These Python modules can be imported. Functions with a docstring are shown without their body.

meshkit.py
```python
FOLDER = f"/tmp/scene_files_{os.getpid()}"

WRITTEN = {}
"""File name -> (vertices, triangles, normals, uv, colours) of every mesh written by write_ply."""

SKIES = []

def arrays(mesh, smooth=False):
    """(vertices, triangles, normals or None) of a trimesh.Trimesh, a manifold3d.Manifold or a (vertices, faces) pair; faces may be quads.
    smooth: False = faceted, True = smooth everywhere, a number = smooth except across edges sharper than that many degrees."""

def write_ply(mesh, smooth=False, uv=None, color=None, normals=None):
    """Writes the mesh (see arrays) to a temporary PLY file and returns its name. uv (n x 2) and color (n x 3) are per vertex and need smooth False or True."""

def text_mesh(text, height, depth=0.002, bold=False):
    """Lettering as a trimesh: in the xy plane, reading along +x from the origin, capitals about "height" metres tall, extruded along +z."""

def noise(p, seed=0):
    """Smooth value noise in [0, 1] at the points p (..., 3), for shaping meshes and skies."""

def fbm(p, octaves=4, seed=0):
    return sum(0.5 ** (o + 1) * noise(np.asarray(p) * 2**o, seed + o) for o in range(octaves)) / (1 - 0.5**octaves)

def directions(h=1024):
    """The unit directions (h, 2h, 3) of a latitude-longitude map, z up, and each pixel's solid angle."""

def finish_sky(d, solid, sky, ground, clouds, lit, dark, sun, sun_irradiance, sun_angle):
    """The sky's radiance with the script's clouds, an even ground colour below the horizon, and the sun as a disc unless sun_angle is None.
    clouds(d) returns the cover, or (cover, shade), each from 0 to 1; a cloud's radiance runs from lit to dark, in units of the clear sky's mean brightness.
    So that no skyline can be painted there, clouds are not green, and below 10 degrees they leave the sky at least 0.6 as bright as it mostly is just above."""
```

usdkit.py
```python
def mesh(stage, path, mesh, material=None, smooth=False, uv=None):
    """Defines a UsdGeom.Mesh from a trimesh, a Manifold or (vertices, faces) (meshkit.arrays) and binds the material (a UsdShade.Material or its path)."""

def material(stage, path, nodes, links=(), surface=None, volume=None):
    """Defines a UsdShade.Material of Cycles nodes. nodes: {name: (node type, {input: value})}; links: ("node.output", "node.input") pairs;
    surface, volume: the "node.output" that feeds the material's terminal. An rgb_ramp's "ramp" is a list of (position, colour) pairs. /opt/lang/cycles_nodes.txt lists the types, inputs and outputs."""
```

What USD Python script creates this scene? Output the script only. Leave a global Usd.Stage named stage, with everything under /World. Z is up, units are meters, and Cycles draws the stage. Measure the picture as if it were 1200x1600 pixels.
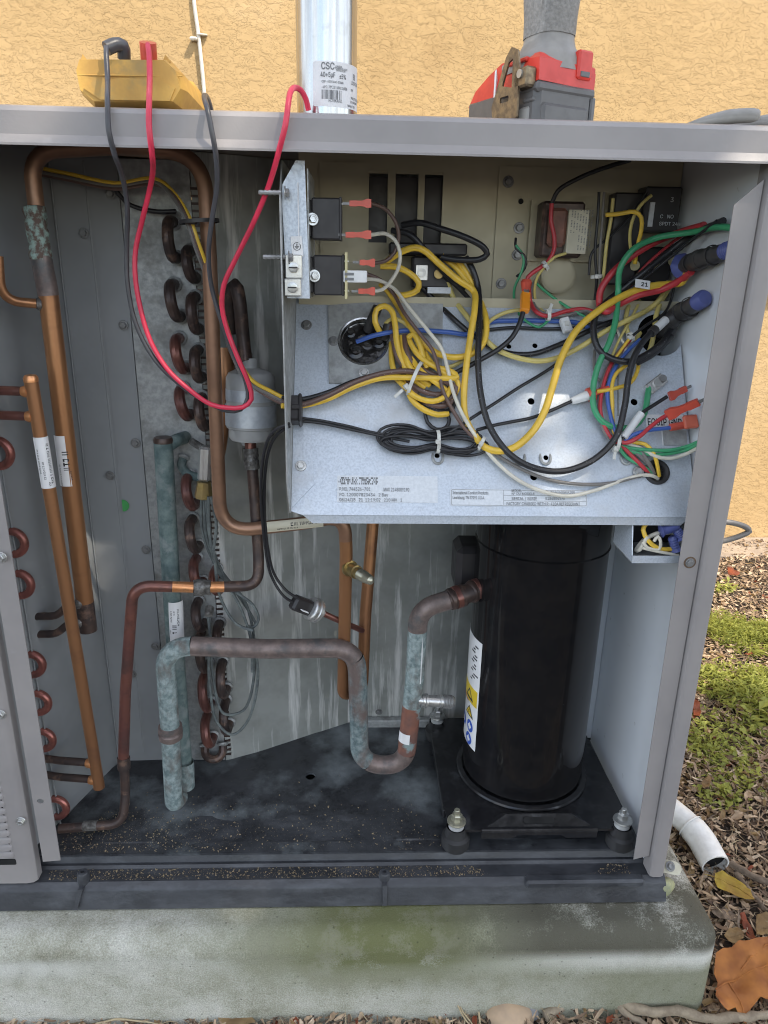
import math, random
import numpy as np
import trimesh, shapely, shapely.geometry as sg, shapely.affinity as sa
import manifold3d as mf
import meshkit, usdkit
from pxr import Usd, UsdGeom, UsdLux, UsdShade, Gf, Sdf, Vt

stage = Usd.Stage.CreateInMemory()
UsdGeom.SetStageUpAxis(stage, 'Z'); UsdGeom.SetStageMetersPerUnit(stage, 1.0)
W = UsdGeom.Xform.Define(stage, '/World'); stage.SetDefaultPrim(W.GetPrim())
UsdGeom.Scope.Define(stage, '/World/Looks')
rng = np.random.default_rng(7); random.seed(7)
A = np.array
# ------------------------------------------------------------------ camera, sky, sun, exposure
CAM = A([0, -.75, .938]); YAW, PITCH, ROLL, F = .04025, .32520, .01957, 1130.0
EXPOSURE = 1.44
SKY = .148
SUN_I = .70
SUN_DIR = A([.45, -.40, .80]); SUN_DIR = SUN_DIR / np.linalg.norm(SUN_DIR)
fwd = A([math.sin(YAW) * math.cos(PITCH), math.cos(YAW) * math.cos(PITCH), -math.sin(PITCH)])
r0 = A([math.cos(YAW), -math.sin(YAW), 0]); u0 = np.cross(r0, fwd)
right = math.cos(ROLL) * r0 + math.sin(ROLL) * u0; up = -math.sin(ROLL) * r0 + math.cos(ROLL) * u0
cam = UsdGeom.Camera.Define(stage, '/World/camera')
m4 = Gf.Matrix4d(*[float(x) for row in (np.append(right, 0), np.append(up, 0), np.append(-fwd, 0), np.append(CAM, 1)) for x in row])
cam.AddTransformOp().Set(m4)
cam.CreateHorizontalApertureAttr(24.0); cam.CreateVerticalApertureAttr(32.0)
cam.CreateFocalLengthAttr(24.0 * F / 1200.0); cam.CreateClippingRangeAttr((.02, 500.0))
cam.CreateExposureAttr(EXPOSURE)
elev = math.asin(SUN_DIR[2]); rot = math.atan2(SUN_DIR[0], SUN_DIR[1])
skym = usdkit.material(stage, '/World/Looks/sky_look', {
    's': ('sky_texture', {'sky_type': 'single_scattering', 'sun_disc': False, 'sun_elevation': elev, 'sun_rotation': rot}),
    'tc': ('texture_coordinate', {}), 'n': ('noise_texture', {'scale': 2.4, 'detail': 7, 'roughness': .58}), 'k': ('map_range', {'from_min': .40, 'from_max': .62, 'to_min': .1, 'to_max': .7, 'clamp': True}), 'x': ('mix_color', {'b': (5.6, 5.5, 5.3), 'use_clamp': False}),
    'b': ('background_shader', {'strength': SKY})}, [('tc.generated', 'n.vector'), ('n.fac', 'k.value'), ('k.result', 'x.fac'), ('s.color', 'x.a'), ('x.result', 'b.color')], surface='b.background')
dome = UsdLux.DomeLight.Define(stage, '/World/sky')
UsdShade.MaterialBindingAPI.Apply(dome.GetPrim()).Bind(skym)
dome.GetPrim().SetCustomDataByKey('kind', 'structure')
sun = UsdLux.DistantLight.Define(stage, '/World/sun')
sun.CreateIntensityAttr(SUN_I); sun.CreateAngleAttr(.5); sun.CreateNormalizeAttr(True); sun.CreateColorAttr(Gf.Vec3f(1, .9, .76))
z = SUN_DIR; xx = np.cross([0, 0, 1.0], z); xx /= np.linalg.norm(xx); yy = np.cross(z, xx)
sun.AddTransformOp().Set(Gf.Matrix4d(*[float(q) for row in (np.append(xx, 0), np.append(yy, 0), np.append(z, 0), [0, 0, 0, 1]) for q in row]))

# ------------------------------------------------------------------ turning what the photograph shows into points at a real depth
def ray(px, py): return fwd * F + (px - 600) * right - (py - 800) * up
def P(px, py, Y): d = ray(px, py); return CAM + d * (Y - CAM[1]) / d[1]
def PZ(px, py, Z): d = ray(px, py); return CAM + d * (Z - CAM[2]) / d[2]
def PX(px, py, X): d = ray(px, py); return CAM + d * (X - CAM[0]) / d[0]
PL0 = A([0, .03, .675]); PLU = A([0, .5, .8660254]); PLN = A([0, -.8660254, .5])   # the control panel's plane
def pl(px, py, o=0.0):
    d = ray(px, py); d1 = d * np.dot(PL0 - CAM, PLN) / np.dot(d, PLN)
    if (CAM + d1)[2] > .897: d1 = d * (.175 - CAM[1]) / d[1]
    if (CAM + d1)[0] > .3935: d1 = d * (.3935 - CAM[0]) / d[0]
    L = np.linalg.norm(d1); return CAM + d1 * (L - o) / L
def plxs(px, py): q = pl(px, py) - PL0; return q[0], float(q @ PLU)
def depth(p): return float((A(p) - CAM) @ fwd)
def mpp(p): return depth(p) / F           # metres a pixel spans there

# ------------------------------------------------------------------ prims
used = {}
def numbered(parent, name):
    k = (parent, name); n = used.get(k, 0); used[k] = n + 1
    return f'{parent}/{name}' if n == 0 else f'{parent}/{name}_{n:03d}'
def setd(prim, **kw):
    for k, v in kw.items():
        if v: prim.SetCustomDataByKey(k, v)
class T:
    def __init__(s, name, label, cat, group=None, kind=None):
        s.d = (name, label, cat, group, kind); s.parts = []
    def part(s, name, mesh, mat, parent=None, label=None, smooth=35, kind=None):
        s.parts.append([name, mesh, mat, parent, label, smooth, kind]); return len(s.parts) - 1
    def done(s):
        name, label, cat, group, kind = s.d
        lo = np.min([p[1][0].min(0) for p in s.parts], 0); hi = np.max([p[1][0].max(0) for p in s.parts], 0)
        base = A([(lo[0] + hi[0]) / 2, (lo[1] + hi[1]) / 2, lo[2]])
        path = numbered('/World', name)
        x = UsdGeom.Xform.Define(stage, path); x.AddTranslateOp().Set(Gf.Vec3d(*map(float, base)))
        setd(x.GetPrim(), label=label, category=cat, group=group, kind=kind)
        paths = []
        for n, (v, f), mt, par, lb, sm, kd in s.parts:
            pth = numbered(path if par is None else paths[par], n)
            m = usdkit.mesh(stage, pth, (v - base, f), MAT(mt), smooth=sm)
            setd(m.GetPrim(), label=lb, kind=kd)
            paths.append(pth)
        return x
def one(name, label, cat, mesh, mat, group=None, kind=None, smooth=35):
    v, f = mesh; base = A([(v[:, 0].min() + v[:, 0].max()) / 2, (v[:, 1].min() + v[:, 1].max()) / 2, v[:, 2].min()])
    m = usdkit.mesh(stage, numbered('/World', name), (v - base, f), MAT(mat), smooth=smooth)
    m.AddTranslateOp().Set(Gf.Vec3d(*map(float, base)))
    setd(m.GetPrim(), label=label, category=cat, group=group, kind=kind); return m

# ------------------------------------------------------------------ shapes: every one is (vertices, triangles)
def J(*ms):
    v, f, n = [], [], 0
    for a, b in ms: v.append(A(a, float)); f.append(A(b, int) + n); n += len(a)
    return np.vstack(v), np.vstack(f)
def tri(q): q = A(q); return np.vstack([q[:, [0, 1, 2]], q[:, [0, 2, 3]]])
def hull(p):
    h = trimesh.convex.convex_hull(A(p, float)); return A(h.vertices), A(h.faces)
def box(lo, hi, c=0.0):
    lo, hi = A(lo, float), A(hi, float); c = min(c, (hi - lo).min() * .45)
    if c <= 0: return hull([[a, b, d] for a in (lo[0], hi[0]) for b in (lo[1], hi[1]) for d in (lo[2], hi[2])])
    p = []
    for a in (0, 1):
        for b in (0, 1):
            for d in (0, 1):
                q = A([(lo, hi)[i][k] for k, i in enumerate((a, b, d))]); s = A([1 - 2 * a, 1 - 2 * b, 1 - 2 * d]) * c
                for k in range(3):
                    w = q + s; w[k] = q[k]; p.append(w)
    return hull(p)
def frame(n, upv=(0, 0, 1)):
    n = A(n, float); n /= np.linalg.norm(n); u = np.cross(upv, n)
    if np.linalg.norm(u) < 1e-3: u = np.cross((0, 1, 0), n)
    u /= np.linalg.norm(u); return u, np.cross(n, u), n
def xf(m, o, u, v, n): return A(m[0]) @ np.stack([A(u), A(v), A(n)]) + A(o), m[1]
def obox(o, u, v, n, sx, sy, sz, c=0.0):       # box centred on o with sides along the frame
    return xf(box((-sx / 2, -sy / 2, -sz / 2), (sx / 2, sy / 2, sz / 2), c), o, u, v, n)
def sheet(poly, o, u, v, n, t=.0012):          # a flat sheet cut to poly (2D, u v), from its front face back by t
    ms = []
    for g in getattr(poly, 'geoms', [poly]):
        if g.area < 1e-9: continue
        e = trimesh.creation.extrude_polygon(g, t, engine='earcut'); ms.append((A(e.vertices) - [0, 0, t], A(e.faces)))
    return xf(J(*ms), o, u, v, n)
def rect(x0, y0, x1, y1, r=0):
    b = sg.box(min(x0, x1), min(y0, y1), max(x0, x1), max(y0, y1)); return b.buffer(-r).buffer(r, quad_segs=4) if r else b
def extr(poly, t):
    ms = [trimesh.creation.extrude_polygon(g, t, engine='earcut') for g in getattr(poly, 'geoms', [poly]) if g.area > 1e-12]; return J(*[(A(m.vertices), A(m.faces)) for m in ms])
def strips(poly, w, t):       # cut into upright strips first, so that it bends round a cylinder
    ms = []; x0, _, x1, _ = poly.bounds; k = x0
    while k < x1:
        g = poly.intersection(sg.box(k, -99, k + w, 99))
        for h in getattr(g, 'geoms', [g]):
            if h.geom_type == 'Polygon' and h.area > 1e-12: e = trimesh.creation.extrude_polygon(h, t, engine='earcut'); ms.append((A(e.vertices), A(e.faces)))
        k += w
    return J(*ms)
def disc(x, y, r, q=8): return sg.Point(x, y).buffer(r, quad_segs=q)
def spline(pts, step=.006):
    p = A(pts, float)
    if len(p) < 3:
        n = max(2, int(np.linalg.norm(p[1] - p[0]) / step)); return p[0] + (p[1] - p[0]) * np.linspace(0, 1, n)[:, None]
    q = np.vstack([2 * p[0] - p[1], p, 2 * p[-1] - p[-2]]); out = []
    for i in range(1, len(q) - 2):
        a, b, c, d = q[i - 1:i + 3]; ta = max(np.linalg.norm(b - a), 1e-6) ** .5; tb = max(np.linalg.norm(c - b), 1e-6) ** .5; tc = max(np.linalg.norm(d - c), 1e-6) ** .5
        m1 = (c - b) / tb ** 1 - (c - a) / (ta + tb) + (b - a) / ta; m2 = (d - c) / tc - (d - b) / (tb + tc) + (c - b) / tb
        m1, m2 = m1 * tb, m2 * tb
        n = max(2, int(np.linalg.norm(c - b) / step)); t = np.linspace(0, 1, n, endpoint=False)[:, None]
        out.append((2 * t ** 3 - 3 * t ** 2 + 1) * b + (t ** 3 - 2 * t ** 2 + t) * m1 + (-2 * t ** 3 + 3 * t ** 2) * c + (t ** 3 - t ** 2) * m2)
    return np.vstack(out + [p[-1:]])
def fillet(pts, r, n=7):                       # straight runs with bends of radius r, as a bent copper pipe has
    p = A(pts, float); out = [p[0]]
    for i in range(1, len(p) - 1):
        a, b = p[i - 1] - p[i], p[i + 1] - p[i]; la, lb = np.linalg.norm(a), np.linalg.norm(b); a, b = a / la, b / lb
        ang = math.acos(np.clip(a @ b, -1, 1)); rr = r[i - 1] if np.ndim(r) else r
        t = min(rr / max(math.tan(ang / 2), 1e-3), la * .49, lb * .49)
        s, e = p[i] + a * t, p[i] + b * t
        for k in np.linspace(0, 1, n): out.append((1 - k) ** 2 * s + 2 * k * (1 - k) * (p[i] * .9 + (s + e) / 2 * .1) + k * k * e)
    return np.vstack(out + [p[-1]])
def sweep(path, rad, sides=10, cap=True, flat=1.0):
    p = A(path, float); keep = np.r_[True, np.linalg.norm(np.diff(p, axis=0), axis=1) > 1e-6]; p = p[keep]
    rad = np.broadcast_to(rad, (len(keep),))[keep]
    t = np.gradient(p, axis=0); t /= np.linalg.norm(t, axis=1, keepdims=True) + 1e-12
    a = np.cross(t[0], (0, 0, 1.0)); a = np.cross(t[0], (1.0, 0, 0)) if np.linalg.norm(a) < .2 else a; a /= np.linalg.norm(a)
    As = [a]
    for i in range(1, len(p)):
        a = As[-1] - t[i] * (As[-1] @ t[i]); As.append(a / (np.linalg.norm(a) + 1e-12))
    As = A(As); B = np.cross(t, As); g = np.arange(sides) * 2 * np.pi / sides
    v = (p[:, None] + rad[:, None, None] * (np.cos(g)[None, :, None] * As[:, None] + flat * np.sin(g)[None, :, None] * B[:, None])).reshape(-1, 3)
    i, j = np.meshgrid(np.arange(len(p) - 1), np.arange(sides), indexing='ij')
    f = tri(np.stack([i * sides + j, i * sides + (j + 1) % sides, (i + 1) * sides + (j + 1) % sides, (i + 1) * sides + j], -1).reshape(-1, 4))
    if cap:
        n = len(v); v = np.vstack([v, p[:1], p[-1:]]); k = np.arange(sides); b = (len(p) - 1) * sides
        f = np.vstack([f, np.stack([(k + 1) % sides, k, np.full(sides, n)], 1), np.stack([b + k, b + (k + 1) % sides, np.full(sides, n + 1)], 1)])
    return v, f
def lathe(prof, o, axis, sides=32):            # prof: (radius, height) pairs from bottom to top
    u, v, n = frame(axis); pr = A(prof, float); g = np.arange(sides) * 2 * np.pi / sides
    pts = (pr[:, None, 0, None] * (np.cos(g)[:, None] * u + np.sin(g)[:, None] * v)[None] + pr[:, None, 1, None] * n).reshape(-1, 3) + A(o)
    i, j = np.meshgrid(np.arange(len(pr) - 1), np.arange(sides), indexing='ij')
    f = tri(np.stack([i * sides + j, i * sides + (j + 1) % sides, (i + 1) * sides + (j + 1) % sides, (i + 1) * sides + j], -1).reshape(-1, 4))
    return pts, f
def rod(a, b, r, sides=12, r2=None):
    a, b = A(a, float), A(b, float); L = np.linalg.norm(b - a); r2 = r if r2 is None else r2
    return lathe([(0, 0), (r * .9, 0), (r, r * .1), (r2, L - r2 * .1), (r2 * .9, L), (0, L)], a, b - a, sides)
def ball(o, r, s=(1, 1, 1), n=2):
    m = trimesh.creation.icosphere(n, 1.0); return A(m.vertices) * r * A(s) + A(o), A(m.faces)
def noisy(m, amp, scale, seed=0):              # lumps, outwards from each vertex normal
    t = trimesh.Trimesh(m[0], m[1], process=False); k = (meshkit.fbm(A(m[0]) * scale, 3, seed) - .5) * 2 * amp
    return A(m[0]) + t.vertex_normals * k[:, None], m[1]
def hexbolt(o, n, r, h=None, washer=True, socket=True):
    u, v, w = frame(n); h = h or r * .8; ms = []
    if washer: ms.append(lathe([(0, 0), (r * 1.45, 0), (r * 1.5, r * .12), (r * 1.4, r * .22), (0, r * .24)], o, w, 20))
    hx = lathe([(0, 0), (r, 0), (r, h * .85), (r * .86, h), (0, h) if not socket else (r * .6, h)] + ([(r * .55, h * .8), (0, h * .8)] if socket else []), A(o) + w * r * .2, w, 6)
    ms.append(hx); return J(*ms)
def text(s, h, o, u, v, n, depth=.0003, bold=False, width=None):
    m = meshkit.text_mesh(s, h, depth, bold); V = A(m.vertices)
    if width: V[:, 0] *= width / (V[:, 0].max() - V[:, 0].min())
    return xf((V, A(m.faces)), o, u, v, n)
def grid(nx, ny, fn):
    s, t = np.meshgrid(np.linspace(0, 1, nx), np.linspace(0, 1, ny), indexing='ij'); v = fn(s, t).reshape(-1, 3)
    i, j = np.meshgrid(np.arange(nx - 1), np.arange(ny - 1), indexing='ij')
    return v, tri(np.stack([i * ny + j, (i + 1) * ny + j, (i + 1) * ny + j + 1, i * ny + j + 1], -1).reshape(-1, 4))
def prism(prof, x0, x1):                       # a (y, z) profile run along x; counter-clockwise seen from +x
    g = sg.Polygon(prof); e = trimesh.creation.extrude_polygon(g, x1 - x0, engine='earcut'); v = A(e.vertices)
    return np.stack([v[:, 2] + x0, v[:, 0], v[:, 1]], 1), A(e.faces)
def tie(c, axis, r, w=.004, t=.0011, sides=18):  # a cable tie's band round a bundle
    u, v, n = frame(axis); pr = [(r, -w / 2), (r + t, -w / 2), (r + t, w / 2), (r, w / 2), (r, -w / 2)]
    return lathe(pr, c, n, sides)

# ------------------------------------------------------------------ materials
looks = {}
def MAT(name):
    if name not in looks: looks[name] = LOOK[name](name)
    return looks[name]
LOOK = {}
def std(name, c1, c2=None, scale=30, stops=(.38, .62), rough=.5, rvar=.12, metal=0.0, bump=0.0, bscale=250, spec=.5, coat=0.0, c3=None, s3=8, t3=(.55, .7), stretch=(1, 1, 1), detail=5, d3=4, st3=(1, 1, 1), aniso=0.0):
    """Base colour from two noises (c1 to c2 by a fine one, then c3 by a coarse one), roughness and relief from noise."""
    def make(nm):
        c2_ = c2 or tuple(x * .82 for x in c1)
        N = {'g': ('geometry', {}), 'mp': ('mapping', {'scale': stretch}), 'n': ('noise_texture', {'scale': scale, 'detail': detail, 'roughness': .6}),
             'r': ('rgb_ramp', {'ramp': [(stops[0], c1), (stops[1], c2_)]}), 'nb': ('noise_texture', {'scale': bscale, 'detail': 3}),
             'mr': ('map_range', {'from_min': .3, 'from_max': .7, 'to_min': max(rough - rvar, .03), 'to_max': min(rough + rvar, 1), 'clamp': True}),
             'p': ('principled_bsdf', {'metallic': metal, 'specular_ior_level': spec, 'coat_weight': coat, 'anisotropic': aniso})}
        L = [('g.position', 'mp.vector'), ('mp.vector', 'n.vector'), ('g.position', 'nb.vector'), ('n.fac', 'r.fac'), ('n.fac', 'mr.value'), ('mr.result', 'p.roughness')]
        col = 'r.color'
        if c3:
            N |= {'m3': ('mapping', {'scale': st3}), 'n3': ('noise_texture', {'scale': s3, 'detail': d3, 'roughness': .6}), 'k3': ('map_range', {'from_min': t3[0], 'from_max': t3[1], 'clamp': True}), 'x': ('mix_color', {'b': c3})}
            L += [('g.position', 'm3.vector'), ('m3.vector', 'n3.vector'), ('n3.fac', 'k3.value'), ('k3.result', 'x.fac'), (col, 'x.a')]; col = 'x.result'
        L.append((col, 'p.base_color'))
        if bump:
            N['b'] = ('bump', {'strength': 1.0, 'distance': bump}); L += [('nb.fac', 'b.height'), ('b.normal', 'p.normal')]
        return usdkit.material(stage, f'/World/Looks/{nm}', N, L, surface='p.BSDF')
    LOOK[name] = make
def plastic(name, c, rough=.35, **k): std(name, c, tuple(min(1, x * .86) for x in c), scale=60, rough=rough, rvar=.08, bump=.00006, bscale=400, **k)
std('cabinet_paint', (.265, .248, .24), (.23, .216, .212), scale=9, rough=.42, rvar=.06, bump=.00008, bscale=500, c3=(.28, .265, .26), s3=30, t3=(.68, .8))
std('inner_paint', (.275, .285, .29), (.235, .245, .25), scale=6, rough=.5, bump=.0001, bscale=300, c3=(.30, .31, .31), s3=45, t3=(.7, .76))
std('galvanised', (.55, .60, .66), (.40, .445, .50), scale=420, stops=(.35, .7), rough=.42, rvar=.1, metal=.35, bump=.00005, bscale=900, c3=(.45, .47, .49), s3=20, t3=(.5, .75))
std('galvanised_dull', (.38, .39, .385), (.29, .30, .295), scale=130, rough=.5, metal=.3, bump=.0001, bscale=400, c3=(.19, .19, .18), s3=24, t3=(.5, .68), d3=9)
std('galvanised_stained', (.32, .33, .31), (.23, .24, .22), scale=14, rough=.55, metal=.12, bump=.0002, bscale=260, c3=(.60, .60, .575), s3=60, t3=(.54, .67), st3=(1, 1, .085), d3=9, detail=9)
std('galvanised_olive', (.40, .365, .26), (.35, .32, .225), scale=9, rough=.5, metal=.25, bump=.00008, bscale=400)
std('panel_light', (.68, .71, .74), (.62, .65, .68), scale=5, rough=.4, metal=.15, bump=.00005, bscale=500, c3=(.30, .30, .28), s3=60, t3=(.68, .8))
std('pan_black', (.020, .021, .024), (.042, .045, .05), scale=22, rough=.42, rvar=.2, bump=.0006, bscale=160, c3=(.20, .225, .235), s3=8, t3=(.49, .70), d3=10)
std('pan_edge', (.020, .0215, .025), (.034, .036, .041), scale=16, rough=.45, rvar=.15, bump=.0004, bscale=200, c3=(.075, .08, .088), s3=45, t3=(.48, .8), st3=(.4, 1, 1), d3=10)
std('compressor_black', (.004, .004, .0045), (.007, .0065, .0065), scale=30, rough=.07, rvar=.03, bump=.00003, bscale=25, c3=(.05, .05, .05), s3=150, t3=(.74, .78), spec=.3)
std('black_steel', (.008, .008, .009), (.015, .015, .016), scale=30, rough=.18, rvar=.1, bump=.0001, bscale=150, c3=(.05, .055, .06), s3=30, t3=(.66, .8))
std('hairpin_red', (.36, .135, .11), (.24, .09, .075), scale=30, rough=.33, metal=.6, bump=.0001, c3=(.15, .08, .07), s3=35, t3=(.52, .7))
std('copper', (.40, .20, .095), (.27, .13, .065), scale=14, rough=.36, rvar=.1, metal=.7, bump=.0001, bscale=200, stretch=(1, 1, .25), c3=(.20, .10, .06), s3=16, t3=(.56, .75))
std('copper_brown', (.29, .165, .105), (.215, .12, .075), scale=16, rough=.42, metal=.55, bump=.0001, bscale=200, c3=(.16, .10, .075), s3=18, t3=(.56, .75))
std('copper_red', (.20, .085, .065), (.125, .055, .048), scale=30, rough=.36, metal=.55, bump=.0001, bscale=200, c3=(.08, .05, .045), s3=35, t3=(.52, .7))
std('copper_dark', (.075, .05, .042), (.045, .034, .032), scale=40, rough=.45, metal=.4, bump=.0002, bscale=200, c3=(.16, .10, .075), s3=50, t3=(.55, .68))
std('copper_bright', (.62, .30, .14), (.55, .24, .10), scale=90, rough=.35, metal=.75, bump=.0001, bscale=300)
std('patina', (.19, .235, .235), (.085, .12, .125), scale=140, rough=.75, metal=.05, bump=.0008, bscale=300, c3=(.12, .09, .08), s3=30, t3=(.46, .62), d3=9, st3=(1, 1, .5), detail=8)
std('patina_light', (.27, .325, .32), (.12, .165, .165), scale=120, rough=.8, bump=.0009, bscale=300, c3=(.12, .115, .105), s3=50, t3=(.50, .66), d3=9, st3=(1, 1, .45), detail=8)
std('patina_header', (.15, .20, .19), (.075, .115, .115), scale=60, rough=.75, bump=.0005, bscale=300, c3=(.21, .24, .235), s3=40, t3=(.52, .68), d3=8, detail=8)
std('capillary', (.135, .155, .15), (.075, .085, .085), scale=90, rough=.6, bump=.0002)
std('suction_brown', (.19, .145, .13), (.125, .098, .09), scale=70, rough=.5, metal=.35, bump=.0003, bscale=260, c3=(.085, .085, .085), s3=40, t3=(.52, .68), d3=7)
std('suction_red', (.22, .095, .065), (.15, .08, .065), scale=50, rough=.6, metal=.2, bump=.0003, bscale=260, c3=(.21, .27, .27), s3=26, t3=(.6, .66))
std('braze', (.17, .165, .155), (.07, .065, .06), scale=160, rough=.5, metal=.45, bump=.0012, bscale=240)
std('braze_green', (.24, .33, .29), (.11, .075, .06), scale=120, rough=.75, bump=.0015, bscale=200, stops=(.42, .56))
std('brass', (.40, .30, .12), (.28, .21, .10), scale=60, rough=.35, metal=.85, bump=.0002)
std('zinc', (.50, .51, .50), (.38, .38, .37), scale=80, rough=.33, metal=.85, bump=.0001)
std('zinc_yellow', (.46, .45, .36), (.36, .35, .27), scale=80, rough=.33, metal=.85, bump=.0001)
std('dirty_steel', (.25, .25, .25), (.17, .17, .165), scale=80, rough=.45, metal=.5, bump=.0002)
std('aluminium', (.60, .60, .59), (.5, .5, .49), scale=150, rough=.32, metal=.9, bump=.0001, stretch=(1, 1, .06))
std('can_aluminium', (.56, .555, .54), (.42, .415, .40), scale=220, rough=.24, rvar=.1, metal=1.0, bump=.00012, bscale=160, stretch=(1, 1, .03), c3=(.36, .35, .33), s3=25, t3=(.6, .7))
std('drier_grey', (.40, .405, .40), (.32, .325, .32), scale=20, rough=.4, bump=.0001, c3=(.33, .34, .34), s3=40, t3=(.62, .8))
std('steel_band', (.52, .56, .60), (.44, .48, .52), scale=120, rough=.45, metal=.4, bump=.0001)
std('label_white', (.72, .72, .72), (.66, .66, .66), scale=30, rough=.6, rvar=.1)
std('label_grey', (.60, .63, .66), (.53, .56, .59), scale=300, rough=.55)
std('label_cream', (.52, .49, .38), (.46, .43, .33), scale=40, rough=.6)
std('print_black', (.025, .025, .027), rough=.6); std('print_grey', (.17, .175, .18), rough=.6)
std('sticker_yellow', (.70, .50, .03), rough=.5); std('sticker_blue', (.03, .09, .42), rough=.5); std('sticker_red', (.55, .04, .03), rough=.5)
plastic('dot_green', (.06, .33, .09), .6)
for nm, c in dict(wire_yellow=(.72, .47, .055), wire_pale=(.56, .47, .16), wire_black=(.014, .014, .016), wire_red=(.46, .04, .05), wire_green=(.05, .30, .14), wire_blue=(.05, .11, .36), wire_white=(.62, .59, .50), wire_brown=(.115, .07, .058), lead_black=(.05, .05, .055), lead_red=(.60, .035, .075), wire_grey=(.16, .15, .14)).items():
    plastic(nm, c, .38)
for nm, c, w_ in (('wire_black_printed', (.014, .014, .016), (.26, .26, .26)), ('wire_brown_printed', (.115, .07, .058), (.40, .33, .30))): std(nm, c, c, rough=.36, c3=w_, s3=420, t3=(.68, .72), d3=2, bump=.00006, bscale=300)
plastic('relay_black', (.022, .02, .021), .45); plastic('tape_black', (.035, .033, .033), .42); plastic('rubber', (.02, .02, .021), .6)
plastic('nut_blue', (.085, .105, .29), .45); plastic('terminal_red', (.52, .08, .05), .35); plastic('terminal_orange', (.62, .14, .08), .4); plastic('fuse_orange', (.72, .25, .02), .35)
plastic('tie_white', (.60, .60, .56), .4); plastic('connector_white', (.66, .67, .67), .4); plastic('board_edge', (.55, .50, .28), .5)
std('hole_black', (.006, .006, .006), rough=.9); std('potting', (.012, .011, .011), (.03, .028, .027), scale=60, rough=.2, bump=.002, bscale=50)
plastic('clear_cap', (.12, .115, .11), .2)
std('meter_yellow', (.56, .33, .07), (.44, .25, .06), scale=25, rough=.6, bump=.0002, bscale=300, c3=(.36, .24, .08), s3=35, t3=(.56, .7))
plastic('tool_grey', (.27, .26, .24), .55); plastic('tool_dark', (.10, .095, .092), .32); plastic('tool_red', (.60, .045, .03), .4)
std('tool_grip', (.26, .25, .23), (.19, .183, .168), scale=300, rough=.7, bump=.0008, bscale=330)
std('clip_metal', (.25, .19, .115), (.14, .105, .07), scale=120, rough=.45, metal=.7, bump=.0003)
plastic('pvc', (.78, .78, .75), .38); plastic('conduit_white', (.62, .58, .50), .5); plastic('box_grey', (.34, .32, .30), .5)
std('washer_tab', (.50, .47, .36), (.40, .37, .28), scale=60, rough=.6, bump=.0003); std('foot_mossy', (.32, .32, .17), (.20, .21, .13), scale=80, rough=.7, bump=.0004)
std('debris', (.33, .26, .15), (.10, .075, .05), scale=900, rough=.9)
std('stone', (.42, .30, .19), (.34, .25, .17), scale=40, rough=.8, bump=.0006, bscale=120); std('stone_grey', (.30, .31, .31), (.2, .2, .2), scale=40, rough=.8, bump=.0006)
std('twig', (.20, .15, .105), (.12, .09, .065), scale=90, rough=.9, bump=.001, bscale=200); std('root', (.30, .245, .17), (.19, .15, .105), scale=60, rough=.9, bump=.0012, bscale=150)
std('straw', (.45, .37, .23), (.34, .27, .16), scale=60, rough=.8)
std('footing', (.33, .265, .20), (.25, .20, .155), scale=30, rough=.95, bump=.002, bscale=200)
std('rust', (.16, .10, .06), (.10, .07, .05), scale=300, rough=.8)
std('soil', (.075, .055, .04), (.03, .023, .018), scale=60, rough=.95, bump=.01, bscale=50)
std('bark', (.12, .085, .06), (.06, .045, .035), scale=30, rough=.9, bump=.006, bscale=25)
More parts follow.
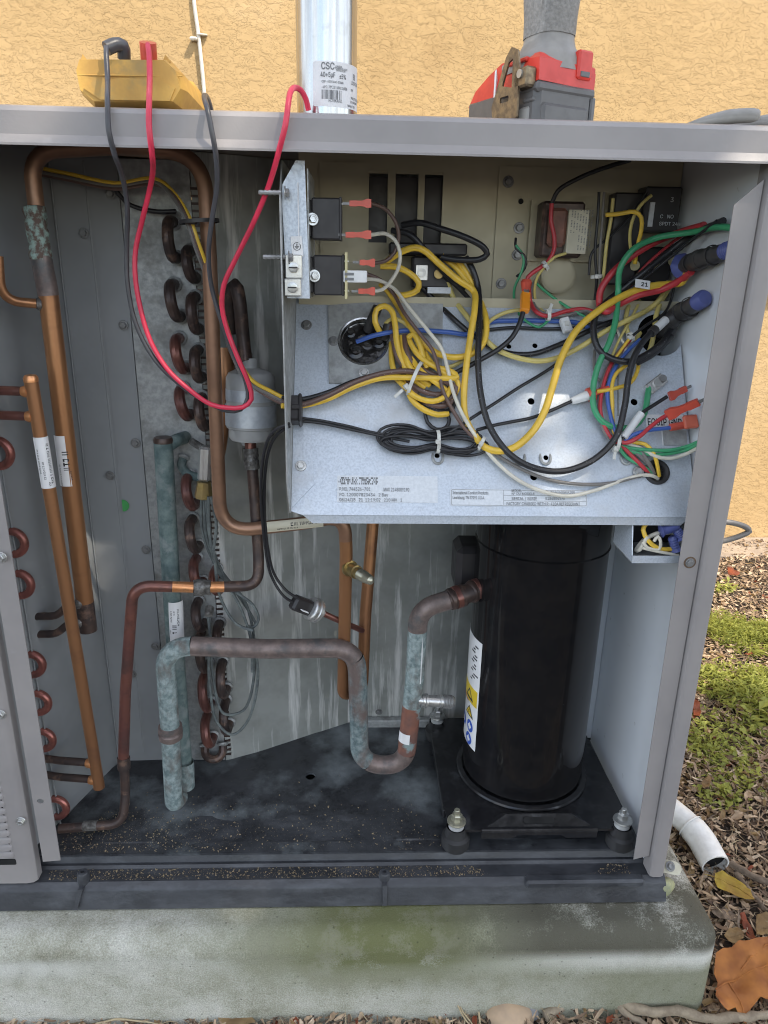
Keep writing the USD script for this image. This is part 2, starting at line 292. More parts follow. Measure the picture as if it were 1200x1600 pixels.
def leafmat(name, c1, c2, scale=30, tr=.35, rough=.6, spec=.3):
    def make(nm):
        return usdkit.material(stage, f'/World/Looks/{nm}', {'g': ('geometry', {}), 'n': ('noise_texture', {'scale': scale, 'detail': 5}), 'i': ('object_info', {}), 'r': ('rgb_ramp', {'ramp': [(.35, c1), (.65, c2)]}),
            'nb': ('noise_texture', {'scale': 140, 'detail': 3}), 'b': ('bump', {'distance': .0008, 'strength': 1.0}), 'p': ('principled_bsdf', {'roughness': rough, 'specular_ior_level': spec}), 't': ('translucent_bsdf', {}), 'm': ('mix_closure', {'fac': tr})},
            [('g.position', 'n.vector'), ('n.fac', 'r.fac'), ('g.position', 'nb.vector'), ('nb.fac', 'b.height'), ('b.normal', 'p.normal'), ('r.color', 'p.base_color'), ('r.color', 't.color'), ('p.BSDF', 'm.closure1'), ('t.BSDF', 'm.closure2')], surface='m.closure')
    LOOK[name] = make
leafmat('leaf_orange', (.52, .21, .055), (.33, .12, .04), 34); leafmat('leaf_yellow', (.50, .37, .06), (.40, .25, .07), 30); leafmat('leaf_tan', (.36, .25, .12), (.25, .16, .08), 40)
leafmat('weed_green', (.42, .43, .10), (.26, .29, .07), 40, .4); leafmat('tree_leaf', (.05, .09, .02), (.035, .06, .015), 3, .2)
leafmat('litter_red', (.34, .09, .04), (.22, .07, .04), 40)
def chip(nm):
    return usdkit.material(stage, f'/World/Looks/{nm}', {'i': ('object_info', {}), 'g': ('geometry', {}), 'n': ('noise_texture', {'scale': 120, 'detail': 4}), 'r': ('rgb_ramp', {'ramp': [(0, (.11, .075, .055)), (.3, (.25, .17, .11)), (.55, (.38, .275, .18)), (.8, (.48, .36, .24)), (1, (.58, .46, .33))]}),
        'k': ('map_range', {'from_min': .3, 'from_max': .7, 'to_min': .6, 'to_max': 1.2}), 'c': ('combine_color', {}), 'x': ('mix_color', {'blend_type': 'multiply', 'fac': 1.0}), 'p': ('principled_bsdf', {'roughness': .85, 'specular_ior_level': .2})},
        [('i.random', 'r.fac'), ('g.position', 'n.vector'), ('n.fac', 'k.value'), ('k.result', 'c.r'), ('k.result', 'c.g'), ('k.result', 'c.b'), ('r.color', 'x.a'), ('c.color', 'x.b'), ('x.result', 'p.base_color')], surface='p.BSDF')
LOOK['mulch_chip'] = chip
def stucco(nm):
    return usdkit.material(stage, f'/World/Looks/{nm}', {'g': ('geometry', {}), 'n': ('noise_texture', {'scale': 2.2, 'detail': 6, 'roughness': .6}), 'r': ('rgb_ramp', {'ramp': [(.28, (.40, .27, .13)), (.42, (.45, .31, .152)), (.55, (.47, .325, .162)), (.7, (.52, .37, .20))]}),
        'mp': ('mapping', {'scale': (1, 1, 1.5)}), 'nb': ('noise_texture', {'scale': 40, 'detail': 5, 'roughness': .60, 'distortion': .35}), 'e1': ('map_range', {'from_min': .44, 'from_max': .46, 'clamp': True}), 'e2': ('map_range', {'from_min': .54, 'from_max': .56, 'to_max': .7, 'clamp': True}), 'nf': ('noise_texture', {'scale': 300, 'detail': 3}), 'a1': ('math', {'math_type': 'add'}), 'a2': ('math', {'math_type': 'multiply_add', 'value2': .22}), 'b': ('bump', {'distance': .0012, 'strength': 1.0}), 'p': ('principled_bsdf', {'roughness': .9, 'specular_ior_level': .15})},
        [('g.position', 'n.vector'), ('n.fac', 'r.fac'), ('r.color', 'p.base_color'), ('g.position', 'mp.vector'), ('mp.vector', 'nb.vector'), ('nb.fac', 'e1.value'), ('nb.fac', 'e2.value'), ('e1.result', 'a1.value1'), ('e2.result', 'a1.value2'), ('g.position', 'nf.vector'), ('nf.fac', 'a2.value1'), ('a1.value', 'a2.value3'), ('a2.value', 'b.height'), ('b.normal', 'p.normal')], surface='p.BSDF')
LOOK['stucco'] = stucco
def concrete(nm):
    # grey-green weathered concrete: dark grime near the unit on top, moss patches where the drip falls, pale rubbed edge
    N = {'g': ('geometry', {}), 's': ('separate_xyz', {}), 'n1': ('noise_texture', {'scale': 11, 'detail': 11, 'roughness': .68}), 'n2': ('noise_texture', {'scale': 520, 'detail': 4, 'roughness': .7}), 'n3': ('noise_texture', {'scale': 5, 'detail': 6}),
         'r1': ('rgb_ramp', {'ramp': [(.28, (.24, .235, .165)), (.43, (.41, .405, .325)), (.55, (.53, .525, .45)), (.68, (.62, .61, .55))]}),
         'r2': ('map_range', {'from_min': .3, 'from_max': .7, 'to_min': .72, 'to_max': 1.2}),
         'cc': ('combine_color', {}), 'x2': ('mix_color', {'blend_type': 'multiply', 'fac': .8}),
         # pale rubbed band on the rounded edge
         'ze': ('map_range', {'from_min': .075, 'from_max': .1, 'clamp': True}), 'ze2': ('map_range', {'from_min': .121, 'from_max': .110, 'clamp': True}), 'zm': ('math', {'math_type': 'multiply'}), 'zn': ('math', {'math_type': 'multiply'}), 'nk': ('map_range', {'from_min': .38, 'from_max': .55, 'to_max': .6, 'clamp': True}), 'x3': ('mix_color', {'b': (.70, .70, .65)}),
         # moss round the middle and green film to the right
         'dx': ('math', {'math_type': 'subtract', 'value2': .045}), 'ab': ('math', {'math_type': 'absolute'}), 'mx': ('map_range', {'from_min': .30, 'from_max': .06, 'clamp': True}), 'mz': ('map_range', {'from_min': .045, 'from_max': .105, 'to_min': .15, 'clamp': True}), 'mm': ('math', {'math_type': 'multiply'}), 'mn': ('map_range', {'from_min': .26, 'from_max': .46, 'to_max': .92, 'clamp': True}), 'mo': ('math', {'math_type': 'multiply'}), 'x4': ('mix_color', {'b': (.125, .135, .04)}),
         'gx': ('map_range', {'from_min': .0, 'from_max': .4, 'to_max': .7, 'clamp': True}), 'gz': ('map_range', {'from_min': .095, 'from_max': .075, 'clamp': True}), 'gm': ('math', {'math_type': 'multiply'}), 'x5': ('mix_color', {'b': (.165, .175, .10)}),
         # dark grime on top by the unit and at the right end
         'tz': ('map_range', {'from_min': .103, 'from_max': .121, 'clamp': True}), 'tx': ('map_range', {'from_min': .08, 'from_max': .24, 'to_min': .12, 'clamp': True}), 'tm': ('math', {'math_type': 'multiply'}), 'tn': ('map_range', {'from_min': .72, 'from_max': .50, 'to_max': .95, 'clamp': True}), 'to': ('math', {'math_type': 'multiply'}), 'x6': ('mix_color', {'b': (.085, .08, .058)}),
         'na': ('math', {'math_type': 'multiply_add', 'value2': .34}), 'nd': ('math', {'math_type': 'subtract', 'value2': .17}), 'nv': ('voronoi_texture', {'scale': 75}), 'pv': ('map_range', {'from_min': .04, 'from_max': .13, 'to_min': .45, 'to_max': 1, 'clamp': True}), 'pc': ('combine_color', {}), 'x7': ('mix_color', {'blend_type': 'multiply', 'fac': .8}), 'ph': ('math', {'math_type': 'multiply'}), 'b': ('bump', {'distance': .002, 'strength': 1.0}), 'p': ('principled_bsdf', {'roughness': .85, 'specular_ior_level': .3})}
    L = [('g.position', 's.vector'), ('g.position', 'n1.vector'), ('g.position', 'n2.vector'), ('g.position', 'n3.vector'), ('n2.fac', 'na.value1'), ('n1.fac', 'na.value3'), ('na.value', 'nd.value1'), ('g.position', 'nv.vector'), ('nv.distance', 'pv.value'), ('pv.result', 'ph.value1'), ('n2.fac', 'ph.value2'), ('nd.value', 'r1.fac'), ('n2.fac', 'r2.value'), ('r2.result', 'cc.r'), ('r2.result', 'cc.g'), ('r2.result', 'cc.b'), ('r1.color', 'x2.a'), ('cc.color', 'x2.b'),
         ('s.z', 'ze.value'), ('s.z', 'ze2.value'), ('ze.result', 'zm.value1'), ('ze2.result', 'zm.value2'), ('n3.fac', 'nk.value'), ('zm.value', 'zn.value1'), ('nk.result', 'zn.value2'), ('zn.value', 'x3.fac'), ('x2.result', 'x3.a'),
         ('s.x', 'dx.value1'), ('dx.value', 'ab.value1'), ('ab.value', 'mx.value'), ('s.z', 'mz.value'), ('mx.result', 'mm.value1'), ('mz.result', 'mm.value2'), ('nd.value', 'mn.value'), ('mm.value', 'mo.value1'), ('mn.result', 'mo.value2'), ('mo.value', 'x4.fac'), ('x3.result', 'x4.a'),
         ('s.x', 'gx.value'), ('s.z', 'gz.value'), ('gx.result', 'gm.value1'), ('gz.result', 'gm.value2'), ('gm.value', 'x5.fac'), ('x4.result', 'x5.a'),
         ('s.z', 'tz.value'), ('s.x', 'tx.value'), ('tz.result', 'tm.value1'), ('tx.result', 'tm.value2'), ('nd.value', 'tn.value'), ('tm.value', 'to.value1'), ('tn.result', 'to.value2'), ('to.value', 'x6.fac'), ('x5.result', 'x6.a'),
         ('pv.result', 'pc.r'), ('pv.result', 'pc.g'), ('pv.result', 'pc.b'), ('x6.result', 'x7.a'), ('pc.color', 'x7.b'), ('x7.result', 'p.base_color'), ('ph.value', 'b.height'), ('b.normal', 'p.normal')]
    return usdkit.material(stage, f'/World/Looks/{nm}', N, L, surface='p.BSDF')
LOOK['concrete'] = concrete
# ------------------------------------------------------------------ the setting: ground, pad, wall, the tree that shades the unit
X1 = (1, 0, 0); Y1 = (0, 1, 0); Z1 = (0, 0, 1); FRONT = (0, -1, 0)
def ground_fn(s, t):
    x = -40 + 80 * s; y = -40 + 41.75 * t; return np.stack([x, y, np.zeros_like(x) - .004], -1)
one('ground', 'bare dark soil under the leaf litter round the concrete pad', 'ground', grid(40, 40, ground_fn), 'soil', kind='structure', smooth=False)
RB = P(600, 1416, -.017)[2]; PT = RB - .0012
pad = mf.Manifold.batch_hull([mf.Manifold.sphere(.028, 48).translate([x, y, zz]) for x in (-1.6, .447) for y in (-.037, 1.1) for zz in (-.06, PT - .028)])
pm = pad.to_mesh(); one('concrete_pad', 'weathered concrete pad with rounded edges and green moss under the unit', 'concrete pad', (A(pm.vert_properties[:, :3]), A(pm.tri_verts)), 'concrete', smooth=40)
# stucco wall: trowelled relief with creases that the grazing sun picks out
WY = 1.735
def wall_fn(s, t):
    x = -1.7 + 3.6 * s; zz = -.02 + 2.0 * t; q = np.stack([x, zz * 1.0, np.zeros_like(x)], -1)
    w = (meshkit.fbm(q * [9, 12, 1], 3, 11) - .5); q2 = q + np.stack([w, w * .8, w * 0], -1) * .05
    n1 = meshkit.fbm(q2 * [44, 72, 1], 3, 5); n2 = meshkit.fbm(q2 * [110, 140, 1], 2, 9); pat = meshkit.fbm(q * [4, 5, 1], 3, 2)
    isl = np.clip((n1 - .44) / .03, 0, 1); isl2 = np.clip((n2 - .5) / .06, 0, 1)
    h = .0006 * isl * (.3 + pat) + .0015 * meshkit.fbm(q * [6, 6, 1], 2, 21)
    return np.stack([x, WY - h, zz], -1)
wl = T('stucco_wall', 'sunlit orange tan stucco house wall behind the unit', 'wall')
wl.part('stucco_face', grid(700, 420, wall_fn), 'stucco', smooth=True)
wl.part('wall_side', box((-6, WY + .001, -.02), (-1.7, WY + .2, 3.2)), 'stucco'); wl.part('wall_side', box((1.9, WY + .001, -.02), (6, WY + .2, 3.2)), 'stucco')
wl.part('wall_top', box((-1.7, WY + .001, 1.98), (1.9, WY + .2, 3.2)), 'stucco'); wl.part('wall_core', box((-2, WY + .006, -.02), (2, WY + .2, 1.98)), 'stucco')
wl.done()
one('foundation_strip', 'sandy grey brown concrete footing along the foot of the stucco wall', 'footing', box((-3, WY - .19, -.02), (3, WY - .004, .012), .004), 'footing', smooth=False)
# tree, outside the picture: its crown is what keeps the sun off the unit
tc = A([2.65, -3.55, 5.0]); n = 15000
d = rng.normal(size=(n, 3)); d /= np.linalg.norm(d, axis=1, keepdims=True); c = tc + d * (rng.random(n) ** .45)[:, None] * [2.2, 1.75, 1.1]
c += .18 * np.sin(c[:, [1, 2, 0]] * 5)
e1 = rng.normal(size=(n, 3)); e1 /= np.linalg.norm(e1, axis=1, keepdims=True); e2 = np.cross(e1, rng.normal(size=(n, 3))); e2 /= np.linalg.norm(e2, axis=1, keepdims=True)
sz = (.07 + .06 * rng.random(n))[:, None]; lv = np.stack([c - e1 * sz, c + e2 * sz * .5, c + e1 * sz, c - e2 * sz * .5], 1).reshape(-1, 3); lf = tri(np.arange(4 * n).reshape(-1, 4))
tr = T('shade_tree', 'broad leafy tree standing behind the viewer whose crown shades the unit', 'tree', )
TS = spline([(3.5, -4.2, -.1), (3.4, -4.1, 1.5), (3.15, -3.85, 3), (2.95, -3.7, 4.8)], .2); tr.part('trunk', sweep(TS, np.linspace(.16, .06, len(TS)), 12), 'bark')
for q in ((1.8, -3.5, 5.3), (4.0, -3.1, 5.2), (2.7, -4.8, 5.2), (2.4, -2.5, 5.1)): tr.part('limb', sweep(spline([(3.15, -3.85, 3.1), (A(q) + [3.1, -3.8, 3.4]) / 2 + [0, 0, .3], q], .2), .035, 8), 'bark')
tr.part('crown', (lv, lf), 'tree_leaf', smooth=False); tr.done()

# ------------------------------------------------------------------ the air conditioner's cabinet
cb = T('air_conditioner', 'grey packaged air conditioner with its front service panel removed', 'air conditioner')
LT, LB = 1.0718, 1.0372
lid = [(-.002, LT), (-.008, LT - .002), (-.011, LT - .006), (-.0115, LB + .0095), (-.0165, LB + .002), (-.0165, LB), (-.0145, LB), (-.009, LB + .009), (-.0095, LT - .007), (-.006, LT - .0035), (.85, LT - .0035), (.85, LT)]
cb.part('lid', prism(lid[::-1], -1.0, .43), 'cabinet_paint', smooth=25)
# posts: front flange, recessed groove, rounded outer fold
ztop = LT - .004
fl = [P(990, 1343, 0)[[0, 2]], P(1017, 1337, 0)[[0, 2]], P(1181, 280, 0)[[0, 2]] * [0, 1] + [.3905, 0], P(1147, 320, 0)[[0, 2]]]
fl[1][0] = .3905; hole = disc(*P(1078, 879, 0)[[0, 2]], .0028)
cb.part('post_flange', sheet(sg.Polygon(fl).difference(hole), (0, 0, 0), X1, Z1, FRONT, .0014), 'cabinet_paint', label='right hand post flange with a mitred top')
zb = P(1033, 1367, -.004)[2]
outer = sg.Polygon([(.3925, .016), (.3925, -.002), (.3935, -.0055), (.397, -.0075), (.407, -.0075), (.4115, -.005), (.4125, 0), (.4125, .80), (.411, .80), (.411, .002), (.4095, -.0045), (.398, -.0055), (.3945, -.003), (.3942, .016)])
e = trimesh.creation.extrude_polygon(outer, LT - .0037 - zb, engine='earcut'); cb.part('side_panel', (A(e.vertices) + [0, 0, zb], A(e.faces)), 'cabinet_paint', smooth=40, label='right hand side panel with a rounded front fold')
cb.part('inner_side_panel', box((.3955, .0145, .18), (.3975, .80, LT - .0037)), 'panel_light', label='pale galvanised inside of the right hand side panel')
cb.part('rust_stain', sheet(disc(0, 0, .0072, 5), P(1078, 879, -.0002), X1, Z1, FRONT, .0001), 'rust'); cb.part('rust_screw', hexbolt(P(1078, 879, -.001), FRONT, .0035, .002), 'dirty_steel')
q0 = [P(92, 1345, 0)[[0, 2]], P(66, 1340, 0)[[0, 2]]]
xr, xl = -.3765, q0[1][0]
cb.part('post_flange', sheet(sg.Polygon([(xl, .208), (xr, .210), (xr - .002, LB + .02), (xl - .002, LB + .02)]).difference(sa.scale(disc(*P(63, 1252, 0)[[0, 2]], .0035), 1.2, 1)), (0, 0, 0), X1, Z1, FRONT, .0014), 'cabinet_paint', label='left hand post flange with one punched hole')
xe = P(57, 1380, -.006)[0]; zl0 = P(50, 1380, -.006)[2]
gx = [-1.0, xe - .012, xe - .004, xe, xe, xe - .0015, xe - .0015, xe - .005, xe - .0125, -1.0]; gy = [-.006, -.006, -.0045, 0, .012, .012, .001, -.003, -.0045, -.0045]
e = trimesh.creation.extrude_polygon(sg.Polygon(list(zip(gx, gy))), LB - zl0 + .01, engine='earcut')
lp = cb.part('louvred_panel', (A(e.vertices) + [0, 0, zl0], A(e.faces)), 'cabinet_paint', smooth=40)
x1_ = P(22, 1335, -.006)[0]
for i in range(70):
    zc = P(10, 1338, -.006)[2] + i * .0112
    if zc > .98: break
    g = np.linspace(0, np.pi / 2, 6); n_ = 7; xs = np.r_[np.linspace(-.62, x1_ - .012, 2), x1_ - .012 + .012 * np.sin(np.linspace(.2, np.pi / 2, n_))]; hh = np.r_[1, 1, np.cos(np.linspace(.2, np.pi / 2 * .97, n_))]
    vv = np.stack([np.stack([np.full(6, x), -.0058 - .0042 * k * np.cos(g), zc + .0098 * np.sin(g) * (.3 + .7 * k)], 1) for x, k in zip(xs, hh)]); nx = len(xs); i_, j_ = np.meshgrid(np.arange(nx - 1), np.arange(5), indexing='ij')
    cb.part('louver', (vv.reshape(-1, 3), tri(np.stack([i_ * 6 + j_, (i_ + 1) * 6 + j_, (i_ + 1) * 6 + j_ + 1, i_ * 6 + j_ + 1], -1).reshape(-1, 4))), 'cabinet_paint', parent=lp, smooth=50)
cb.part('louver_opening', sheet(rect(-.62, P(10, 1338, -.006)[2] - .0005, x1_ - .003, .985), (0, -.0062, 0), X1, Z1, FRONT, .0001), 'hole_black', parent=lp)
cb.part('slot', sheet(rect(-.6, P(10, 1351, -.006)[2], P(25, 1345, -.006)[0], P(10, 1342, -.006)[2], .002), (0, -.0064, 0), X1, Z1, FRONT, .0002), 'hole_black', parent=lp)
for px, py in ((33, 1283), (1, 1116), (2, 871)): cb.part('panel_screw', hexbolt(P(px, py, -.006), FRONT, .0042), 'zinc', parent=lp)
# base pan
b0 = P(600, 1417, -.012); b1 = P(600, 1388, -.0105); b2 = P(600, 1373, -.003); zr = b2[2]; b3y = PZ(600, 1354, zr)[1]; rz = P(600, 1348, b3y + .003)[2]; FZ = .19
prof = [(-.016, RB), (-.0175, RB + .002), (-.0105, b1[2]), (-.0085, b1[2] + .003), (-.0045, zr - .002), (-.002, zr), (b3y - .001, zr), (b3y + .001, rz - .003), (b3y + .004, rz), (b3y + .009, rz - .001), (b3y + .014, FZ), (.10, FZ), (.10, RB)]
bp = cb.part('base_rail', prism(prof, -1.0, .415), 'pan_edge', smooth=25)
fpoly = sg.Polygon([(-.45, b3y + .012), (-.425, .045), PZ(95, 1291, FZ)[:2], PZ(150, 1218, FZ)[:2], PZ(195, 1187, FZ)[:2], (-.28, .25), (-.2, .25), (-.16, .27), (-.01, .36), (.3965, .36), (.3965, b3y + .012)])
fpoly = fpoly.difference(disc(*PZ(485, 1213, FZ)[:2], .0075))
def floor_fn():
    tr_ = trimesh.creation.extrude_polygon(fpoly.segmentize(.02), .003, engine='earcut'); t2 = trimesh.Trimesh(*trimesh.remesh.subdivide_to_size(tr_.vertices, tr_.faces, .012)); v = A(t2.vertices)
    inside = (v[:, 1] > .05) & (v[:, 1] < .33); v[:, 2] += np.where(inside, (meshkit.fbm(v * 14, 3, 3) - .5) * .006, 0); return v + [0, 0, FZ - .0025], A(t2.faces)
cb.part('base_pan', floor_fn(), 'pan_black', smooth=40)
cb.part('pan_underside', box((-.95, .02, RB), (.3965, .78, RB + .009)), 'pan_black')
# bosses and gusset ribs on the rail
for px, k in ((128, 1), (601, 0)):
    q = P(px, 1382, -.006); zt = P(px, 1364, .002)[2]
    cb.part('boss', lathe([(0, 0), (.0085, 0), (.0075, zt - zr + .006), (.006, zt - zr + .0085), (.003, zt - zr + .009), (.0028, zt - zr + .006), (0, zt - zr + .006)], (q[0], .0015, zr - .006), Z1, 20), 'pan_edge', parent=bp)
    lean = -.006 if k else 0
    cb.part('gusset', hull([(q[0] - .003, -.002, zr - .001), (q[0] + .003, -.002, zr - .001), (q[0] - .003, -.0125, zr - .002), (q[0] + .003, -.0125, zr - .002), (q[0] - .0026 + lean, -.010, RB + .005), (q[0] + .0026 + lean, -.010, RB + .005), (q[0] - .0026 + lean, -.0215, RB + .0055), (q[0] + .0026 + lean, -.0215, RB + .0055)]), 'pan_edge', parent=bp)
cb.part('rail_cap', box((P(822, 1378, -.012)[0], -.0145, b1[2] - .001), (P(1007, 1378, -.012)[0], .0, zr + .0025), .003), 'pan_edge', parent=bp)
cb.part('rail_screw', lathe([(0, 0), (.004, 0), (.004, .002), (.002, .0022), (.0018, .001), (0, .001)], P(834, 1356, b3y), FRONT, 14), 'pan_edge', parent=bp)
fq = P(1040, 1392, -.004)
cb.part('corner_foot', noisy(hull(np.vstack([ball((.415, -.006, RB + .0125), .011, (1.0, .7, 1.15))[0], ball((.424, .003, RB + .0095), .010, (1, .8, 1.0))[0], ball((.411, .004, .156), .006)[0]])), .0006, 120), 'foot_mossy', smooth=50)
tq = P(1043, 1354, .012)
cb.part('hold_down_tab', sheet(sa.rotate(sg.LineString([(-.012, 0), (.010, 0)]).buffer(.0085), -12, origin=(0, 0)), tq, X1, frame((.1, -.75, .66))[1], frame((.1, -.75, .66))[2], .003), 'washer_tab')
cb.part('hold_down_bolt', hexbolt(tq + A([.003, -.001, .0015]), (.1, -.75, .66), .0045), 'dirty_steel')
# partition walls behind the opening (plan outline), each a folded sheet
def wallsheet(name, pts, z0, z1, mat, t=.002, label=None, parent=None):
    ring = sg.LineString(pts).buffer(t / 2, cap_style='flat', join_style='mitre'); e = trimesh.creation.extrude_polygon(ring, z1 - z0, engine='earcut')
    return cb.part(name, (A(e.vertices) + [0, 0, z0], A(e.faces)), mat, label=label, smooth=20, parent=parent)
PB = (-.374, .222); PC = (-.292, .226); PD = (-.205, .224); PE = (-.16, .244); PF = (-.011, .321)
wpart = wallsheet('partition', [(-.445, -.0), PB, PC], .10, LB + .03, 'inner_paint', label='grey painted partition with pressed seams')
def seam(px0, py0, px1, py1, Y, w=.0012, nm='seam'):
    a, b = P(px0, py0, Y), P(px1, py1, Y); m = (a + b) / 2
    cb.part(nm, sweep([a, m, b], w, 6), 'inner_paint', parent=wpart)
seam(130, 250, 225, 1175, .2235); seam(76, 250, 186, 1190, .219); seam(-25, 560, 95, 1290, .085)
fb = P(203, 520, .222)
cb.part('partition_flange', sheet(rect(P(150, 400, .2205)[0], .2, PC[0], LB + .02), (0, .2215, 0), X1, Z1, FRONT, .0025), 'inner_paint', parent=wpart)
for px, py in ((193, 508), (212, 692), (172, 743), (228, 859), (243, 1010), (207, 1053), (131, 364), (173, 303)): cb.part('partition_screw', hexbolt(P(px, py, .2185), FRONT, .0042, socket=False), 'dirty_steel', parent=wpart)
cb.part('green_dot', sheet(disc(*P(192, 790, .2185)[[0, 2]], .0085).intersection(rect(P(191, 790, .2185)[0], 0, 1, 2)), (0, .2185, 0), X1, Z1, FRONT, .0003), 'dot_green', parent=wpart, label='half round green paper dot')
bh = wallsheet('bulkhead', [PD, PE, PF, (.10, .322), (.3955, .335)], .185, LB + .03, 'galvanised_stained', label='water stained galvanised bulkhead behind the compressor')
cb.part('bulkhead_flange', box((-.005, .306, .19), (.16, .3195, .205), .002), 'galvanised_dull', parent=bh)
cb.part('corner_flange', box((.374, .262, .2), (.3945, .2645, .9), .0008), 'panel_light', parent=bh)
for px, py in ((592, 1112), (400, 1170), (360, 1106), (353, 965)):
    cb.part('bulkhead_screw', hexbolt(P(px, py, .27 if px < 500 else .305), FRONT, .004, socket=False), 'dirty_steel', parent=bh)
cb.part('bulkhead_hole', sheet(disc(0, 0, .004), P(377, 987, .242), X1, Z1, frame((-.3, -1, 0))[2], .001), 'hole_black', parent=bh)
# back and left shell so that the box is closed
cb.part('rear_panel', box((-1.0, .80, .13), (.4125, .802, LB + .02)), 'cabinet_paint'); cb.part('end_panel', box((-1.0, -.006, .13), (-.998, .80, LB + .02)), 'cabinet_paint')
cb.done()
# ------------------------------------------------------------------ evaporator coil: tube sheet and its return bends
ev = T('evaporator_coil', 'stained galvanised coil tube sheet with two columns of copper return bends', 'coil')
ev.part('tube_sheet', sheet(rect(PC[0] + .001, .192, PD[0] - .001, LB + .02), (0, .2225, 0), X1, Z1, FRONT, .002), 'galvanised_dull')
def rbend(t, a, b, r, out, mat, name='return_bend'):
    """A hairpin between two holes a and b, standing out by "out" metres along the direction given."""
    a, b = A(a, float), A(b, float); c = (a + b) / 2; h = (b - a) / 2; d = A(out, float); k = np.linspace(np.pi, 0, 13)
    arc = [c + d * .45 + h * -math.cos(q) * -1 * -1 + d * .55 * math.sin(q) for q in k]
    arc = [c + d * .45 - h * math.cos(np.pi - q) * -1 + d * .55 * math.sin(q) for q in k]
    pth = np.vstack([arc[0] - d * .45, arc, arc[-1] - d * .45]) if np.linalg.norm(arc[0] - d * .45 - a) < 1e-6 or True else None
    i = t.part(name, sweep(pth, r, 10), mat)
    for q in (pth[0], pth[-1]): t.part('collar', lathe([(r, 0), (r * 1.35, .0005), (r * 1.35, .003), (r, .005)], q, d, 14), 'galvanised_dull', parent=i)
ev.part('fin_edge', J(box((PD[0] - .001, .226, .2), (PD[0] + .006, .30, LB + .02)), *[box((PD[0] - .001, .223, .2 + .0085 * i), (PD[0] + .0085, .23, .2 + .0085 * i + .003)) for i in range(98)]), 'copper_dark', smooth=False)
O = A([.0, -.037, 0])
for (x0, y0, x1, y1, m) in ((262, 345, 268, 405, 'copper_dark'), (264, 442, 274, 496, 'copper_dark'), (272, 526, 283, 576, 'copper_red'), (278, 604, 290, 648, 'copper_red'), (288, 740, 298, 786, 'copper_red'), (293, 807, 303, 852, 'copper_dark'), (299, 868, 309, 908, 'copper_red'), (302, 935, 312, 972, 'copper_dark'), (307, 984, 317, 1036, 'copper_dark'), (312, 1050, 321, 1096, 'copper_red'), (316, 1112, 325, 1150, 'copper_red'),
                           (290, 390, 298, 436, 'copper_dark'), (297, 462, 303, 515, 'copper_dark'), (302, 544, 308, 590, 'copper_dark'), (308, 618, 316, 664, 'copper_dark'), (330, 885, 337, 915, 'copper_red'), (335, 970, 341, 1010, 'copper_dark'), (340, 1030, 346, 1075, 'copper_dark'), (345, 1090, 350, 1130, 'copper_dark')):
    rbend(ev, P(x0 + 9, y0 + 2, .221), P(x1 + 9, y1 - 2, .221), .0072, O, m)
rbend(ev, P(320, 1162, .221), P(348, 1160, .221), .0064, A([.002, -.014, -.02]), 'copper_dark')
rbend(ev, P(288, 712, .221), P(330, 728, .221), .006, A([-.006, -.012, -.018]), 'patina_header')
hx = P(290, 683, .221)
ev.part('header_branch', sweep(spline([hx, P(272, 690, .19), P(258, 700, .182)], .004), .0085, 12), 'patina_header')
hd = spline([P(255, 690, .18), P(264, 850, .18), P(273, 1000, .18), P(284, 1150, .175), P(289, 1215, .165)], .012)
h_ = ev.part('suction_header', sweep(hd, .0122, 18), 'patina_header', label='tall patinated suction header')
ev.part('header_cap', lathe([(.0125, -.002), (.0125, .002), (.011, .005), (0, .006)], P(255, 689, .18), hd[0] - hd[3], 18), 'copper_dark', parent=h_)
def pipe_label(t, par, pts, r, ang0, ang1, mat='label_white', name='label'):
    """A paper label wrapped round a pipe, over the angles given (0 faces the viewer, degrees)."""
    p = A(pts, float); d = (p[-1] - p[0]); d /= np.linalg.norm(d); v = (CAM - p[0]); v -= d * (v @ d); v /= np.linalg.norm(v); s = np.cross(d, v); g = np.radians(np.linspace(ang0, ang1, 15))
    def fn(a, b): q = p[0] + (p[-1] - p[0]) * a[..., None]; k = np.radians(ang0 + (ang1 - ang0) * b)[..., None]; return q + r * (np.cos(k) * v + np.sin(k) * s)
    i = t.part(name, grid(2, 15, fn), mat, parent=par, smooth=True); return i, d, v, s
def code_marks(seed, w, h, nx, ny, fill=.5):
    g = np.random.default_rng(seed).random((ny, nx)) < fill; return [(-w / 2 + w * i / nx, -h / 2 + h * j / ny, w / nx, h / ny) for j in range(ny) for i in range(nx) if g[j, i]]
def on_pipe(t, par, p0, p1, r, rects, mat='print_black', name='print'):
    """Print on a wrapped label: rects are (along, around, length, width) in metres from the label's middle."""
    d = p1 - p0; L = np.linalg.norm(d); d /= L; v = CAM - p0; v -= d * (v @ d); v /= np.linalg.norm(v); s = np.cross(d, v); c = (p0 + p1) / 2; ms = []
    for a, b, l, w in rects:
        ks = np.linspace(b / r, (b + w) / r, 3)
        vv = np.stack([c + d * q + r * (math.cos(k) * v + math.sin(k) * s) for q in (a, a + l) for k in ks]); ms.append((vv, tri([[0, 1, 4, 3], [1, 2, 5, 4]])))
    t.part(name, J(*ms), mat, parent=par, smooth=False)
